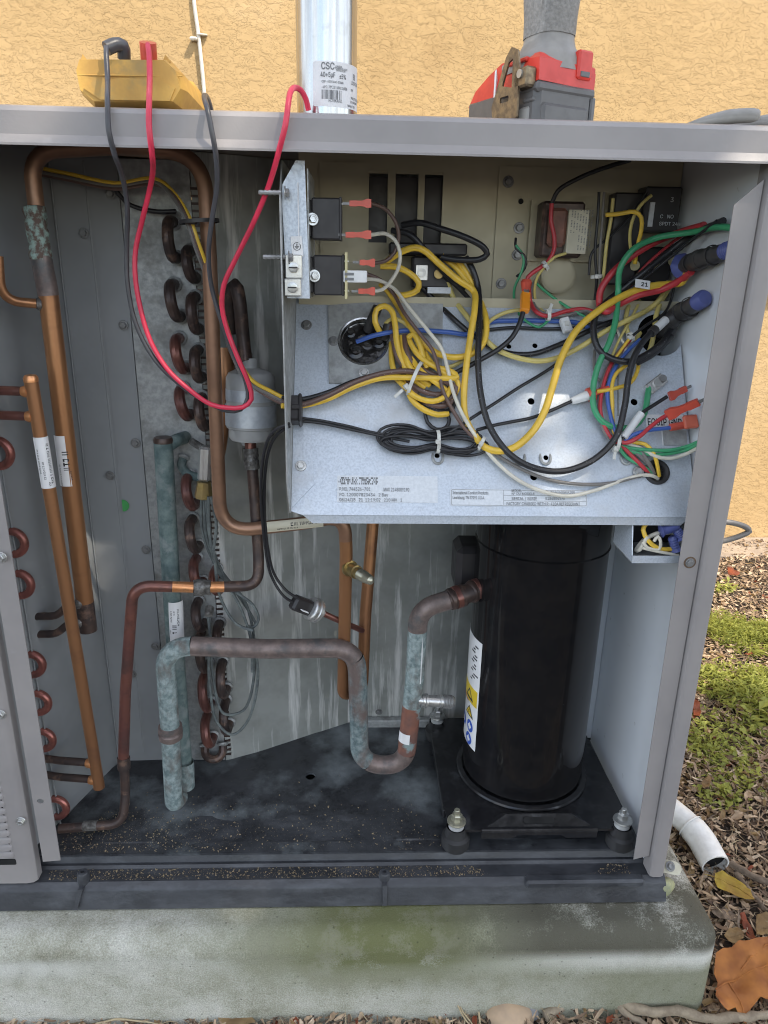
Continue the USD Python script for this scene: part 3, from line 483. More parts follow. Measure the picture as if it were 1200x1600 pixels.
def word_marks(a0, b0, n, h=.002, seed=0, gap=.4):       # a line of small print as letter-sized strokes
    g = np.random.default_rng(seed); out, a = [], a0
    for _ in range(n):
        w = h * (.35 + .4 * g.random()); k = g.integers(0, 4)
        if k == 0: out += [(a, b0, w * .28, h), (a + w * .7, b0, w * .28, h)]
        elif k == 1: out += [(a, b0, w, h * .25), (a, b0 + h * .7, w, h * .28), (a, b0, w * .28, h)]
        elif k == 2: out += [(a + w * .3, b0, w * .3, h), (a, b0 + h * .72, w, h * .26)]
        else: out += [(a, b0, w * .28, h), (a, b0 + h * .4, w, h * .22), (a + w * .7, b0, w * .26, h * .5)]
        a += w * 1.35 + (h * gap if g.random() < .18 else 0)
    return out
l0, l1 = P(272, 936, .18), P(274.5, 997, .18)
lb, *_ = pipe_label(ev, h_, [l0, l1], .0126, -70, 75)
on_pipe(ev, lb, l0, l1, .0128, word_marks(-.018, .004, 9, .0022, 1) + word_marks(-.018, .0, 5, .0018, 2) + word_marks(-.02, -.006, 11, .003, 4) + word_marks(.012, .006, 4, .0018, 5))
on_pipe(ev, lb, l0, l1, .0128, [(a + .008, b + .001, l, w) for a, b, l, w in word_marks(-.004, -.003, 3, .006, 3)])
ev.done()
# ------------------------------------------------------------------ condenser coil at the left: hairpins, two headers, stubs
cc = T('condenser_coil', 'condenser coil end at the left with copper hairpin bends and two tall headers', 'coil')
for (cx, cy, r) in ((-4, 708, 21), (20, 848, 19), (30, 913, 19), (49, 1038, 18), (59, 1098, 17), (67, 1156, 16), (87, 1262, 17)):
    c = P(cx, cy, .085); R = r * mpp(c); k = np.linspace(np.pi / 2, -np.pi / 2, 13)
    pth = [c + A([-.045, 0, R * 1.0])] + [c + A([R * .95 * math.cos(q), 0, R * math.sin(q)]) for q in k] + [c + A([-.045, 0, -R])]
    cc.part('hairpin', sweep(pth, .0052, 12), 'hairpin_red')
def seg(t, name, a, b, r, mat, par=None, sides=18, label=None, n=8): return t.part(name, sweep(np.linspace(A(a), A(b), n), r, sides), mat, parent=par, label=label)
ha, hb = P(48, 592, .05), P(155, 1230, .07)
h1 = seg(cc, 'liquid_header', ha, hb, .0074, 'copper', label='slim copper header with a capped top'); cc.part('header_cap', lathe([(.0077, -.003), (.0077, .0015), (.006, .004), (0, .005)], ha, ha - hb, 16), 'copper_bright', parent=h1)
def along(a, b, py):     # the point of a run at a picture row
    k = np.linspace(0, 1, 400)[:, None]; q = A(a) + (A(b) - A(a)) * k; w = [800 - F * ((p - CAM) @ up) / ((p - CAM) @ fwd) for p in q]; return q[int(np.argmin(np.abs(A(w) - py)))]
for y0, y1 in ((612, 612), (652, 651), (1193, 1192), (1221, 1219)):
    b = along(ha, hb, y1); cc.part('stub_tube', sweep([b + A([-.12, .02, .0]), b + A([-.05, .006, 0]), b], .0052, 12), 'copper_red' if y0 < 1000 else 'copper_dark', label=None); cc.part('braze_ring', lathe([(.0052, -.004), (.0064, -.001), (.0068, .003), (.005, .004)], b - A([.008, 0, 0]), X1, 14), 'copper_bright')
l0, l1 = along(ha, hb, 681), along(ha, hb, 761)
lb, *_ = pipe_label(cc, h1, [l0, l1], .0078, -95, 95)
on_pipe(cc, lb, l0, l1, .0080, word_marks(-.022, -.007, 16, .0032, 11) + word_marks(-.002, .001, 12, .0022, 12) + word_marks(-.016, .0055, 18, .0018, 13) + word_marks(.022, -.003, 3, .002, 14))
ga, gb = P(70, 440, .10), P(138, 985, .10); gt = P(57, 325, .10)
h2 = seg(cc, 'gas_header', P(75, 455, .10), gb, .0108, 'copper', label='thick copper header with a black capped foot', n=14)
seg(cc, 'header_foot', along(ga, gb, 940), gb, .0112, 'copper_dark', par=h2); seg(cc, 'header_sleeve', P(64, 400, .10), P(76, 462, .10), .0112, 'suction_brown', par=h2)
cc.part('braze_joint', noisy(sweep(np.linspace(P(53, 322, .10), P(64, 405, .10), 30), .0112, 24), .0032, 90, 4), 'braze_green', parent=h2, label='crusted green braze joint', smooth=60)
l0, l1 = along(ga, gb, 678), along(ga, gb, 757)
lb, *_ = pipe_label(cc, h2, [l0, l1], .0112, -62, 85)
on_pipe(cc, lb, l0, l1, .0114, word_marks(.012, -.004, 7, .002, 21) + word_marks(-.03, -.009, 4, .0024, 22) + word_marks(.004, .009, 20, .0016, 24) + [(a - .006, b, l, w) for a, b, l, w in word_marks(-.006, -.002, 4, .007, 27)])
cc.part('stub_tube', sweep(fillet([P(-3, 400, .07), P(2, 470, .07), P(64, 475, .095)], .02), .0052, 12), 'copper'); cc.part('braze_ring', lathe([(.0052, -.004), (.0075, 0), (.005, .004)], P(62, 475, .094), X1, 14), 'braze')
for y0, y1 in ((963, 943), (991, 972)):
    cc.part('stub_tube', sweep(spline([P(20, y0 + 3, .11), P(62, y0, .105), P(88, y0 - 2, .10), P(108, y1 + 3, .098), P(124, y1, .098)], .005), .0050, 12), 'copper_dark'); cc.part('braze_ring', ball(P(124, y1, .094), .007), 'braze')
cc.done()
# ------------------------------------------------------------------ hot gas line: over the top, down the riser, round under the control box and back up
hg = T('hot_gas_line', 'brown copper pipe rising in front of the coil and bending under the control panel', 'pipe')
HY = .125
p_ = fillet([gt + A([0, 0, -.006]), P(46, 236, .10), P(180, 229, .12), P(318, 240, HY), P(327, 400, HY), P(345, 832, HY), P(470, 818, .13), P(538, 806, .13), P(541, 860, .13), P(536, 1085, .14), P(566, 1080, .175), P(571, 960, .19), P(584, 800, .21)], [.03, .02, .04, .2, .035, .05, .03, .1, .016, .016, .1], 9)
p_ = np.vstack([np.linspace(p_[i], p_[i + 1], max(2, int(np.linalg.norm(p_[i + 1] - p_[i]) / .01) + 1))[:-1] for i in range(len(p_) - 1)] + [p_[-1:]])
rows = A([800 - F * ((q - CAM) @ up) / ((q - CAM) @ fwd) for q in p_]); cols = A([600 + F * ((q - CAM) @ right) / ((q - CAM) @ fwd) for q in p_])
cut = int(np.argmax((cols > 520) & (rows > 835)))
g1 = hg.part('pipe_run', sweep(p_[:cut + 1], .0086, 18), 'copper_brown'); g2 = hg.part('pipe_trap', sweep(p_[cut:], .0086, 18), 'copper', label='brighter copper U trap with a service valve')
a, b = P(415, 823, HY + .002), P(505, 814, .13)
lb, *_ = pipe_label(hg, g1, [a, b], .0090, -40, 55, 'label_cream')
on_pipe(hg, lb, a, b, .0092, word_marks(-.004, -.002, 11, .0045, 31) + word_marks(-.022, .004, 14, .0022, 32))
vb = P(545, 887, .128); vt = P(581, 908, .085); ax = vt - vb
v_ = hg.part('service_valve', lathe([(0, 0), (.011, 0), (.011, .004), (.0085, .0045), (.0085, .012), (.0092, .0125), (.0092, .018), (.007, .0185), (.007, .021), (.0078, .0215), (.0078, .026)], vb, ax, 24), 'brass', parent=None, label='brass service valve with knurled cap')
hg.part('valve_cap', lathe([(0, .024), (.0072, .0245)] + [(.0076 if i % 2 else .0071, .025 + i * .0012) for i in range(13)] + [(.0068, .043), (.0058, .050), (.003, .0525), (0, .053)], vb, ax, 24), 'zinc_yellow', parent=v_)
hg.done()
# ------------------------------------------------------------------ suction line: patinated, from the header round the trap to the compressor
sl = T('suction_line', 'thick patinated suction pipe running from the header through a U trap to the compressor', 'pipe')
SR = .0130
def run(pts, r): 
    q = fillet(pts, r, 11); return np.vstack([np.linspace(q[i], q[i + 1], max(2, int(np.linalg.norm(q[i + 1] - q[i]) / .008) + 1))[:-1] for i in range(len(q) - 1)] + [q[-1:]])
s_ = run([P(289, 1190, .163), P(292, 1248, .160), P(272, 1254, .118), P(266, 1140, .112), P(256, 1008, .112), P(420, 1014, .118), P(557, 1012, .122), P(560, 1100, .122), P(562, 1194, .122), P(633, 1196, .122), P(648, 1060, .122), P(654, 952, .122), P(715, 933, .13), P(768, 914, .15)], [.01, .012, .1, .034, .1, .034, .1, .034, .03, .12, .03, .1])
def rc(q): d = q - CAM; return 600 + F * (d @ right) / (d @ fwd), 800 - F * (d @ up) / (d @ fwd)
ix = A([rc(q) for q in s_]); N_ = len(s_)
def idx(x, y, lo=0): k = np.hypot(ix[lo:, 0] - x, ix[lo:, 1] - y); return lo + int(np.argmin(k))
c1 = idx(266, 1143); c2 = idx(300, 1014, c1); c3 = idx(552, 1030, c2); c4 = idx(580, 1182, c3); c5 = idx(632, 1172, c4); c6 = idx(641, 1100, c5); c7 = idx(652, 985, c6); c8 = idx(698, 940, c7)
names = ((0, c1, 'patina_light', 'lower bend crusted pale green'), (c1, c2, 'patina_light', 'pale green crusted riser'), (c2, c3, 'suction_brown', 'brown upper run'), (c3, c4, 'patina', 'green blue drop'), (c4, c5, 'suction_brown', 'brown trap bend'), (c5, c6, 'suction_red', 'bare reddish patch'), (c6, c7, 'patina_light', 'pale green upper riser'), (c7, c8, 'suction_brown', None), (c8, N_ - 1, 'copper_dark', None))
for a, b, m, l in names: sl.part('pipe_section', sweep(s_[a:b + 1], SR + .00002 * len(sl.parts), 22, cap=False), m, label=l, smooth=60)
sl.part('collar', noisy(lathe([(SR, -.011), (SR + .003, -.010), (SR + .0035, -.002), (SR + .0015, 0), (SR + .0035, .002), (SR + .003, .009), (SR, .010)], s_[c1], s_[c1 + 1] - s_[c1], 24), .0008, 150), 'suction_brown')
e0 = idx(700, 940, c7); q = s_[e0:N_]
sl.part('braze_wrap', noisy(sweep(np.linspace(q[0], q[-1], 40), SR + .0012 + .0014 * np.sin(np.linspace(0, 26, 40)) , 26), .0018, 80, 8), 'copper_dark', label='wrinkled heat blackened braze at the compressor', smooth=60)
for k in (.12, .62): 
    i = int(k * 39); a = q[0] + (q[-1] - q[0]) * k; d = (q[-1] - q[0]); d /= np.linalg.norm(d); sl.part('copper_flash', noisy(sweep(np.linspace(a, a + d * .008, 6), SR + .0028, 24), .0022, 130, 3), 'copper_red')
a, b = P(656, 985, .112), P(647, 1068, .112); sl.part('tape_strip', sweep(spline([a + A([.0035, 0, 0]), (a + b) / 2 + A([.006, 0, 0]), b + A([.008, 0, 0])], .01), .0016, 6), 'connector_white', label='narrow white tape strip')
a = s_[idx(636, 1142, c5)]; b = s_[idx(631, 1156, c5)]
pipe_label(sl, None, [a, b], SR + .0012, -10, 70, 'label_white', 'paper_scrap')
vb = P(652, 1094, .118); vt = P(712, 1097, .128); ax = vt - vb
v_ = sl.part('service_valve', lathe([(0, 0), (.007, 0), (.007, .006), (.0095, .0065), (.0095, .010), (.008, .0105), (.010, .011), (.010, .014), (.0075, .0145), (.0085, .020), (.0085, .030), (.0072, .0305), (.0072, .032), (.0092, .0325), (.0092, .036)], vb, ax, 24), 'aluminium', label='grey service valve with knurled cap')
sl.part('valve_cap', lathe([(0, .036)] + [(.0098 if i % 2 else .0092, .0365 + i * .0012) for i in range(12)] + [(.0092, .0515), (.008, .054), (0, .0545)], vb, ax, 24), 'dirty_steel', parent=v_)
sl.done()
# ------------------------------------------------------------------ liquid line and filter drier
ll = T('liquid_line', 'thin dark copper liquid pipe with a shiny brazed joint, from the floor to the drier', 'pipe')
p_ = run([P(92, 1295, .062), P(192, 1287, .07), P(196, 1240, .082), P(193, 1180, .088), P(196, 1080, .089), P(208, 915, .092), P(310, 918, .108), P(404, 915, .125), P(404, 870, .135), P(398, 780, .148), P(391, 690, .158)], [.02, .05, .05, .2, .022, .2, .024, .1, .2])
ix2 = A([rc(q) for q in p_])
def i2(x, y): return int(np.argmin(np.hypot(ix2[:, 0] - x, ix2[:, 1] - y)))
marks = [(0, i2(190, 1270), 'copper_dark', None), (i2(190, 1270), i2(193, 1185), 'copper_dark', None), (i2(193, 1185), i2(265, 917), 'copper_red', None), (i2(265, 917), i2(297, 918), 'copper_bright', 'bright heat cleaned copper'), (i2(297, 918), i2(323, 918), 'copper_dark', None), (i2(323, 918), i2(345, 917), 'copper_bright', 'bright heat cleaned copper'), (i2(345, 917), i2(392, 700), 'copper_dark', None), (i2(392, 700), len(p_) - 1, 'copper_red', None)]
for a, b, m, l in marks: ll.part('pipe_section', sweep(p_[a:b + 1], .0072 if a >= i2(193, 1185) else .0062, 14, cap=True), m, label=l)
a, b = p_[i2(297, 918)], p_[i2(325, 918)]; ll.part('braze_joint', noisy(sweep(np.linspace(a, b, 20), .0088 + .002 * np.sin(np.linspace(0, np.pi, 20)), 22), .003, 140, 6), 'braze', smooth=60, label='lumpy silvery braze joint')
ll.part('braze_joint', noisy(sweep(np.linspace(p_[i2(194, 1205)], p_[i2(193, 1185)], 12), .0085, 16), .001, 160, 2), 'copper_dark')
c_ = p_[i2(391, 703)]; ll.part('braze_joint', noisy(sweep(np.linspace(p_[i2(393, 728)], c_, 14), .0092, 18), .003, 140, 7), 'braze')
a = P(150, 1292, .066); ll.part('worn_sleeve', sweep(np.linspace(P(130, 1291, .0655), P(152, 1289.5, .0665), 4), .0068, 14), 'braze')
ll.done()
fd = T('filter_drier', 'grey cylindrical filter drier with a silver band beside the control box', 'filter drier')
q = P(392, 632, .172); k = mpp(q)
fd.part('shell', lathe([(0, -.052), (.012, -.052), (.014, -.046), (.026, -.045), (.0285, -.041), (.0285, -.030), (.031, -.029), (.031, .022), (.0305, .034), (.027, .040), (.018, .044), (.010, .046), (.009, .058), (0, .058)], q, (0.02, 0.05, 1), 32), 'drier_grey')
fd.part('band', lathe([(.0312, -.026), (.0325, -.026), (.0325, .001), (.0312, .001)], q, (0.02, .05, 1), 32), 'steel_band', label='silver mounting band'); fd.part('outlet_tube', sweep(spline([q + A([-.004, 0, .054]), P(380, 530, .18), P(374, 470, .18), P(368, 446, .185), P(360, 460, .19), P(362, 520, .2)], .006), .0085, 14), 'copper_dark')
fd.part('braze_joint', noisy(sweep(np.linspace(P(383, 565, .178), P(380, 550, .18), 8), .0105, 18), .002, 140), 'braze')
fd.part('label_band', lathe([(.0314, .006), (.0314, .020)], q, (0.02, .05, 1), 32), 'steel_band', label='pale printed strip')
fd.done()
dt = T('distributor', 'grey brass distributor feeding a bundle of thin capillary tubes beside the coil', 'distributor')
p_ = spline([P(350, 545, .19), P(352, 575, .185), P(350, 640, .18), P(344, 700, .178), P(336, 730, .175)], .006); dt.part('feed_tube', sweep(p_, np.interp(np.arange(len(p_)), [0, 5, 8, len(p_)], [.012, .012, .008, .008]), 14), 'copper')
a, b = P(322, 690, .165), P(318, 778, .165); u, v, n_ = frame(b - a, FRONT)
dt.part('body', obox((a * .62 + b * .38), *frame(b - a, FRONT), .016, .016, .046, .003), 'aluminium'); dt.part('nozzle', rod(a * .3 + b * .7, b, .009, 8, .012), 'brass'); dt.part('elbow', rod(P(316, 700, .18), P(300, 690, .2), .005), 'braze')
for i, pts in enumerate(([(315, 775), (316, 830), (335, 880), (372, 930), (392, 960), (400, 975)], [(319, 776), (323, 840), (345, 890), (385, 945), (398, 1040), (380, 1110), (350, 1115), (333, 1060), (328, 990), (325, 962)], [(322, 776), (330, 850), (350, 900), (380, 960), (403, 1050), (385, 1130), (362, 1148), (340, 1130), (328, 1075), (326, 1000)], [(326, 776), (328, 840), (340, 890), (362, 920), (395, 945), (404, 968), (396, 980), (385, 978)], [(330, 776), (338, 820), (334, 870), (350, 905), (376, 950), (392, 1000), (394, 1050)], [(334, 860), (345, 935), (370, 975), (395, 985)])):
    dt.part('capillary', sweep(spline([P(x, y, .17 - .006 * i + (.012 if y > 900 else 0)) for x, y in pts], .006), .0021, 8), 'capillary')
dt.part('tube_end', rod(P(326, 962, .165), P(328, 948, .175), .006), 'braze')
dt.done()
# ------------------------------------------------------------------ pressure switch
ps = T('pressure_switch', 'small black and silver pressure switch hanging on its thin copper tube', 'pressure switch')
a, b = P(460, 941, .105), P(515, 962, .135); d = (b - a); L = np.linalg.norm(d); d /= L; f_ = frame(d)
ps.part('plug', obox(a + d * .014, *f_, .014, .02, .034, .003), 'relay_black'); ps.part('body', lathe([(0, .026), (.0125, .026), (.0155, .028), (.0155, .034), (.0165, .035), (.0165, .040), (.012, .043), (.0065, .046), (.0065, .050), (0, .05)], a, d, 24), 'aluminium'); ps.part('ring', lathe([(.013, .029), (.0159, .029), (.0159, .032), (.013, .032)], a, d, 24), 'zinc')
ps.part('copper_tube', sweep(spline([a + d * .048, P(535, 972, .14), P(566, 985, .18)], .006), .0042, 12), 'copper_red'); ps.part('paper_tag', obox(P(476, 955, .0965), *f_, .006, .0012, .010), 'label_white'); ps.done()
for i, pts in enumerate(([(452, 662, .02), (430, 672, .03), (413, 705, .06), (408, 770, .08), (414, 850, .09), (424, 900, .1), (444, 932, .1), (464, 944, .105)], [(452, 666, .024), (434, 678, .036), (418, 712, .066), (413, 780, .084), (419, 860, .092), (430, 900, .1), (450, 925, .1), (468, 936, .103)])):
    one('switch_wire', ('left' if i == 0 else 'right') + ' one of the two black wires hanging from the bushing to the pressure switch', 'wire', sweep(spline([P(*p) for p in pts], .005), .0019, 8), 'wire_black', 'wires of the pressure switch')
# ------------------------------------------------------------------ compressor
CC = A([.2515, .1585]); CR = .0885; cz = .222
cp = T('compressor', 'glossy black scroll compressor standing on a square black foot plate', 'compressor')
cp.part('shell', lathe([(0, .0), (.07, .0), (.080, .002), (CR - .001, .010), (CR, .018), (CR, .410), (CR + .0015, .413), (CR + .0015, .425), (CR, .428), (CR, .455), (CR - .010, .475), (CR - .03, .492), (.035, .500), (0, .502)], (*CC, cz + .002), Z1, 64), 'compressor_black')
cp.part('bottom_rim', lathe([(CR - .004, .002), (CR + .007, .002), (CR + .0085, .004), (CR + .007, .0065), (CR + .001, .008)], (*CC, cz), Z1, 64), 'black_steel')
cp.part('seam_bead', lathe([(CR, .372), (CR + .0016, .3735), (CR, .375)], (*CC, cz), Z1, 64), 'compressor_black')
plate = rect(-.125, -.128, .125, .128, .03)
tri_w = [sg.Polygon([(s * .03, -.14), (s * .075, -.14), (s * .07, -.121), (s * .035, -.121)]) for s in ()]
slot_ = sa.translate(sg.LineString([(-.018, 0), (.018, 0)]).buffer(.0065), 0, -.110)
fp = cp.part('foot_plate', sheet(plate.difference(slot_), (*CC, cz + .0015), X1, Y1, Z1, .0035), 'black_steel')
cp.part('slot_rim', sweep(np.vstack([A([*CC, cz + .0018]) + A([x, y, 0]) for x, y in slot_.exterior.coords]), .0013, 8, cap=False), 'black_steel', parent=fp)
cp.part('plate_rib', hull([(CC[0] - .058, CC[1] - .0965, cz + .001), (CC[0] + .058, CC[1] - .0965, cz + .001), (CC[0] - .072, CC[1] - .123, cz + .001), (CC[0] + .072, CC[1] - .123, cz + .001), (CC[0] - .042, CC[1] - .1075, cz + .0115), (CC[0] + .042, CC[1] - .1075, cz + .0115), (CC[0] - .044, CC[1] - .1095, cz + .0115), (CC[0] + .044, CC[1] - .1095, cz + .0115)]) , 'black_steel', parent=fp) 
cp.part('rib_slot', sheet(sg.LineString([(-.017, 0), (.017, 0)]).buffer(.0042), (CC[0], CC[1] - .1174, cz + .0075), *frame((0, -.0105, .0135)), .0003), 'hole_black', parent=fp)
lip = sg.Polygon([(-.08, 0), (.078, 0), (.078, -.013), (.036, -.013), (.028, -.008), (-.030, -.008), (-.038, -.013), (-.08, -.013)])
cp.part('front_lip', sheet(lip, (CC[0], CC[1] - .1285, cz + .0005), X1, Z1, FRONT, .003), 'black_steel', parent=fp); cp.part('lip_fold', sweep([(CC[0] - .08, CC[1] - .1275, cz), (CC[0], CC[1] - .1275, cz), (CC[0] + .078, CC[1] - .1275, cz)], .0028, 10), 'black_steel', parent=fp)
cp.part('left_lip', box((CC[0] - .128, CC[1] - .09, cz - .012), (CC[0] - .124, CC[1] + .09, cz + .0015), .001), 'black_steel', parent=fp)
for a in (): 
    t = math.radians(a); cp.part('gusset', hull([(CC[0] + math.cos(t) * r + s * -math.sin(t) * .002, CC[1] + math.sin(t) * r + s * math.cos(t) * .002, h) for r, h in ((CR - .002, cz + .02), (CR - .002, cz), (.122, cz)) for s in (-1, 1)]), 'black_steel', parent=fp) if a == 215 else None
for px, py, Y, m in ((713, 1289, .038, 'zinc_yellow'), (972, 1287, .037, 'zinc'), (683, 1126, .279, 'zinc'), (935, 1120, .279, 'dirty_steel')):
    q = P(px, py, Y); q[2] = cz
    g = cp.part('rubber_mount', lathe([(0, -.031), (.017, -.031), (.019, -.028), (.019, -.014), (.015, -.011), (.013, -.002), (.013, .002)], q, Z1, 24), 'rubber')
    cp.part('mount_sleeve', lathe([(0, .001), (.0105, .001), (.0105, .009), (.009, .010), (0, .010)], q, Z1, 20), 'drier_grey', parent=g)
    cp.part('bolt', J(lathe([(0, .009), (.0125, .009), (.013, .0105), (.0125, .012), (.008, .0135), (0, .0135)], q, Z1, 24), lathe([(0, .013), (.0075, .013), (.0075, .021), (.0062, .0225), (0, .0225)], q, Z1, 6), lathe([(0, .022), (.0042, .022), (.0042, .028), (.0034, .0292), (0, .0292)], q, Z1, 14)), m, parent=g)
st = P(772, 913, .151); cd = A([*CC, st[2]]) - st; cd /= np.linalg.norm(cd)
cp.part('suction_stub', lathe([(.0155, 0), (.0175, .002), (.0175, .02), (.021, .026), (.021, .04)], st - cd * .012, cd, 26), 'compressor_black')
tb = P(724, 880, .20); cp.part('terminal_cover', box(tb - A([.014, .03, .034]), tb + A([.05, .03, .034]), .008), 'relay_black', label='black terminal cover at the side of the shell')
def cyl(a0, a1, z0, z1, r, n=18):
    return grid(n, 2, lambda s, t: np.stack([CC[0] + r * np.cos(np.radians(a0 + (a1 - a0) * s)), CC[1] + r * np.sin(np.radians(a0 + (a1 - a0) * s)), z0 + (z1 - z0) * t], -1))
def cyl2(poly, r):      # flat shapes (degrees, height) on the shell
    v, fc = strips(poly, 5, .001); rr = r + .0001 * (v[:, 2] > .0005)
    return np.stack([CC[0] + rr * np.cos(np.radians(v[:, 0])), CC[1] + rr * np.sin(np.radians(v[:, 0])), v[:, 1]], 1), fc
lz0, lz1 = P(738, 1160, .14)[2], P(745, 1000, .13)[2]
LA0, LA1 = 158, 207
lb = cp.part('label', cyl2(rect(LA0, lz0, LA1, lz1), CR + .0004), 'label_white', smooth=False, label='white warning label at the left side')
H = lz1 - lz0
def zy(f): return lz0 + H * f
cp.part('warning_band', cyl2(rect(LA0 + 12, zy(.40), LA1 - 2, zy(.55)), CR + .0007), 'sticker_yellow', parent=lb, smooth=False)
def tri_sh(ax_, f, k=1.0): w = 9 * k; h = .017 * k; return sg.Polygon([(ax_ - w, zy(f)), (ax_ + w, zy(f)), (ax_, zy(f) + h)])
cp.part('warning_triangle', cyl2(tri_sh(190, .425).difference(sa.scale(tri_sh(190, .425), .66, .62)), CR + .001), 'print_black', parent=lb, smooth=False)
cp.part('warning_triangle', cyl2(tri_sh(192, .27), CR + .0008), 'print_black', parent=lb, smooth=False); cp.part('warning_fill', cyl2(sa.scale(tri_sh(192, .27), .7, .7), CR + .0011), 'sticker_yellow', parent=lb, smooth=False); cp.part('warning_bolt', cyl2(sg.Polygon([(191, zy(.29)), (193.5, zy(.315)), (192.3, zy(.315)), (193.5, zy(.345)), (190.3, zy(.31)), (191.8, zy(.31))]), CR + .0013), 'print_black', parent=lb, smooth=False)
for a, f in ((195, .185), (178, .165), (194, .06)):
    rr = sa.scale(sg.Point(a, zy(f)).buffer(1, quad_segs=8), 6.2, .0095); cp.part('sign_disc', cyl2(rr, CR + .0008), 'sticker_blue', parent=lb, smooth=False); cp.part('sign_mark', cyl2(sa.scale(rr, .55, .3).union(sa.scale(rr, .2, .65)), CR + .0011), 'label_white', parent=lb, smooth=False)
tx = [rect(190 + 3 * (i % 3), zy(.62 + .028 * i), 190 + 3 * (i % 3) + 4 + (i * 7 % 5), zy(.62 + .028 * i) + .0022) for i in range(12)]; cp.part('label_print', cyl2(shapely.union_all(tx), CR + .0008), 'print_black', parent=lb, smooth=False)
cp.part('red_bar', cyl2(rect(LA0 + 12, zy(.385), LA0 + 30, zy(.397)), CR + .0008), 'sticker_red', parent=lb, smooth=False)
cp.done()
# ------------------------------------------------------------------ control panel: sloping plate, left cheek, back plate with slots, bracket
def pq(px, py, o=.0): return pl(px, py, o)
FRP = (X1, PLU, PLN)
def holes(*cs): return shapely.union_all([disc(*plxs(x, y), r) for x, y, r in cs])
ct = T('control_panel', 'sloping galvanised control panel plate crowded with coloured wires', 'control panel')
xl_ = P(455, 793, .03)[0]; xr_ = .3925
top_s = .262
outl = sg.Polygon([(xl_, .0), (xl_ + .012, -.004), (xr_ - .012, -.004), (xr_, .004), (xr_, top_s), (xl_, top_s)])
cut_ = holes((568, 534, .0305), (1031, 523, .0275), (1026, 738, .0135), (830, 627, .0042), (991, 628, .0042), (834, 745, .0042), (836, 540, .0032), (795, 541, .0032), (683, 712, .003), (853, 715, .003), (979, 713, .003))
pt_ = ct.part('plate', sheet(outl.difference(cut_), PL0, X1, PLU, PLN, .0014), 'galvanised')
lipz = A([0, .0293, .6715])
ct.part('bottom_lip', sheet(sg.Polygon([(xl_ + .012, 0), (xr_ - .006, 0), (xr_ - .016, -.0105), (xl_ + .024, -.0105)]), lipz, X1, Z1, FRONT, .0012), 'galvanised', parent=pt_)
# left cheek: its front edge is the thin bright line beside the bracket
cheek = sg.Polygon([(P(437, 300, .002)[1], 1.0), (.002, .715), (.028, .674), (.165, .905), (.165, 1.036), (.03, 1.036)])
ct.part('cheek', sheet(cheek, (xl_ - .0005, 0, 0), Y1, Z1, X1, .0014), 'galvanised_dull')
f1 = [plxs(x, y) for x, y in ((457, 792), (491, 757), (482, 600), (476, 478), (468, 478))]; f1[0] = (xl_, .003); f1[-1] = (xl_, f1[-1][1])
ct.part('cheek_flange', sheet(sg.Polygon(f1), PL0 + PLN * .0018, *FRP, .0014), 'galvanised')
# clear plates, hooks, screws
ct.part('capacitor_plate', sheet(sg.Polygon([plxs(513, 478), plxs(690, 474), plxs(690, 601), plxs(514, 600)]).difference(holes((568, 534, .0305))), PL0 + PLN * .0022, *FRP, .0014), 'galvanised_dull', label='square plate clamping the round capacitor')
for px, py, m in ((470, 728, 'zinc'), (569, 583, 'zinc'), (521, 533, 'dirty_steel'), (479, 508, 'dirty_steel'), (997, 737, 'zinc')): ct.part('screw', hexbolt(pq(px, py, .002), PLN, .0043, socket=px > 800), m)
for px, py in ((684, 715), (852, 716), (812, 716), (978, 716)):
    c = plxs(px, py); w = .0058; pth = [(c[0] - w, c[1] + .006), (c[0] - w, c[1] - .001), (c[0] - w * .7, c[1] - .0055), (c[0], c[1] - .0075), (c[0] + w * .7, c[1] - .0055), (c[0] + w, c[1] - .001), (c[0] + w, c[1] + .006)]
    ct.part('wire_hook', sweep(spline([PL0 + A([x, 0, 0]) + PLU * y + PLN * (.0012 if 0 < i < 6 else -.002) for i, (x, y) in enumerate(pth)], .002), .0017, 8), 'galvanised_dull')
ct.part('grommet', lathe([(.0125, -.004), (.015, -.002), (.015, .0022), (.0125, .003), (.0105, .001), (.0105, -.006)], pq(1026, 738), PLN, 28), 'rubber')
ct.part('knockout_slot', sheet(rect(-.014, -.0095, .014, .0095, .001), pq(1055, 684, .001), *FRP, .0005), 'galvanised_dull'); ct.part('knockout_edge', obox(pq(1035, 684, .0014), *FRP, .0009, .019, .0006), 'label_white')
ct.part('plate_crease', sweep([pq(964, 480, .0004), pq(966, 560, .0004), pq(966, 650, .0004)], .0011, 6), 'galvanised_dull')
# hollow behind the holes
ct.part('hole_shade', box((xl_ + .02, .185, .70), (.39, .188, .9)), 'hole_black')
# back plate with three dark slots, ledge and seam
BY = .205
def bz(py): return P(640, py, BY)[2]
def bx(px): return P(px, 340, BY)[0]
bp_ = rect(xl_ + .002, .895, xr_ + .002, LB + .03)
slots = shapely.union_all([rect(bx(a), bz(b), bx(c), bz(268)) for a, b, c in ((576, 380, 605), (617, 400, 652), (662, 400, 690))])
bk = ct.part('back_plate', sheet(bp_.difference(slots), (0, BY, 0), X1, Z1, FRONT, .0014), 'galvanised_olive', label='olive tinted upper back plate with three tall slots')
for a, c in ((576, 605), (617, 652), (662, 690)):
    ct.part('slot_louver', box((bx(a), BY + .010, bz(400)), (bx(c), BY + .012, bz(276))), 'relay_black', parent=bk); ct.part('slot_lip', box((bx(a), BY + .001, bz(272)), (bx(c), BY + .004, bz(268))), 'galvanised_olive', parent=bk)
ct.part('side_plate', sheet(rect(bx(775), .897, xr_, LB + .02), (0, BY - .0025, 0), X1, Z1, FRONT, .0014), 'galvanised_olive', parent=bk)
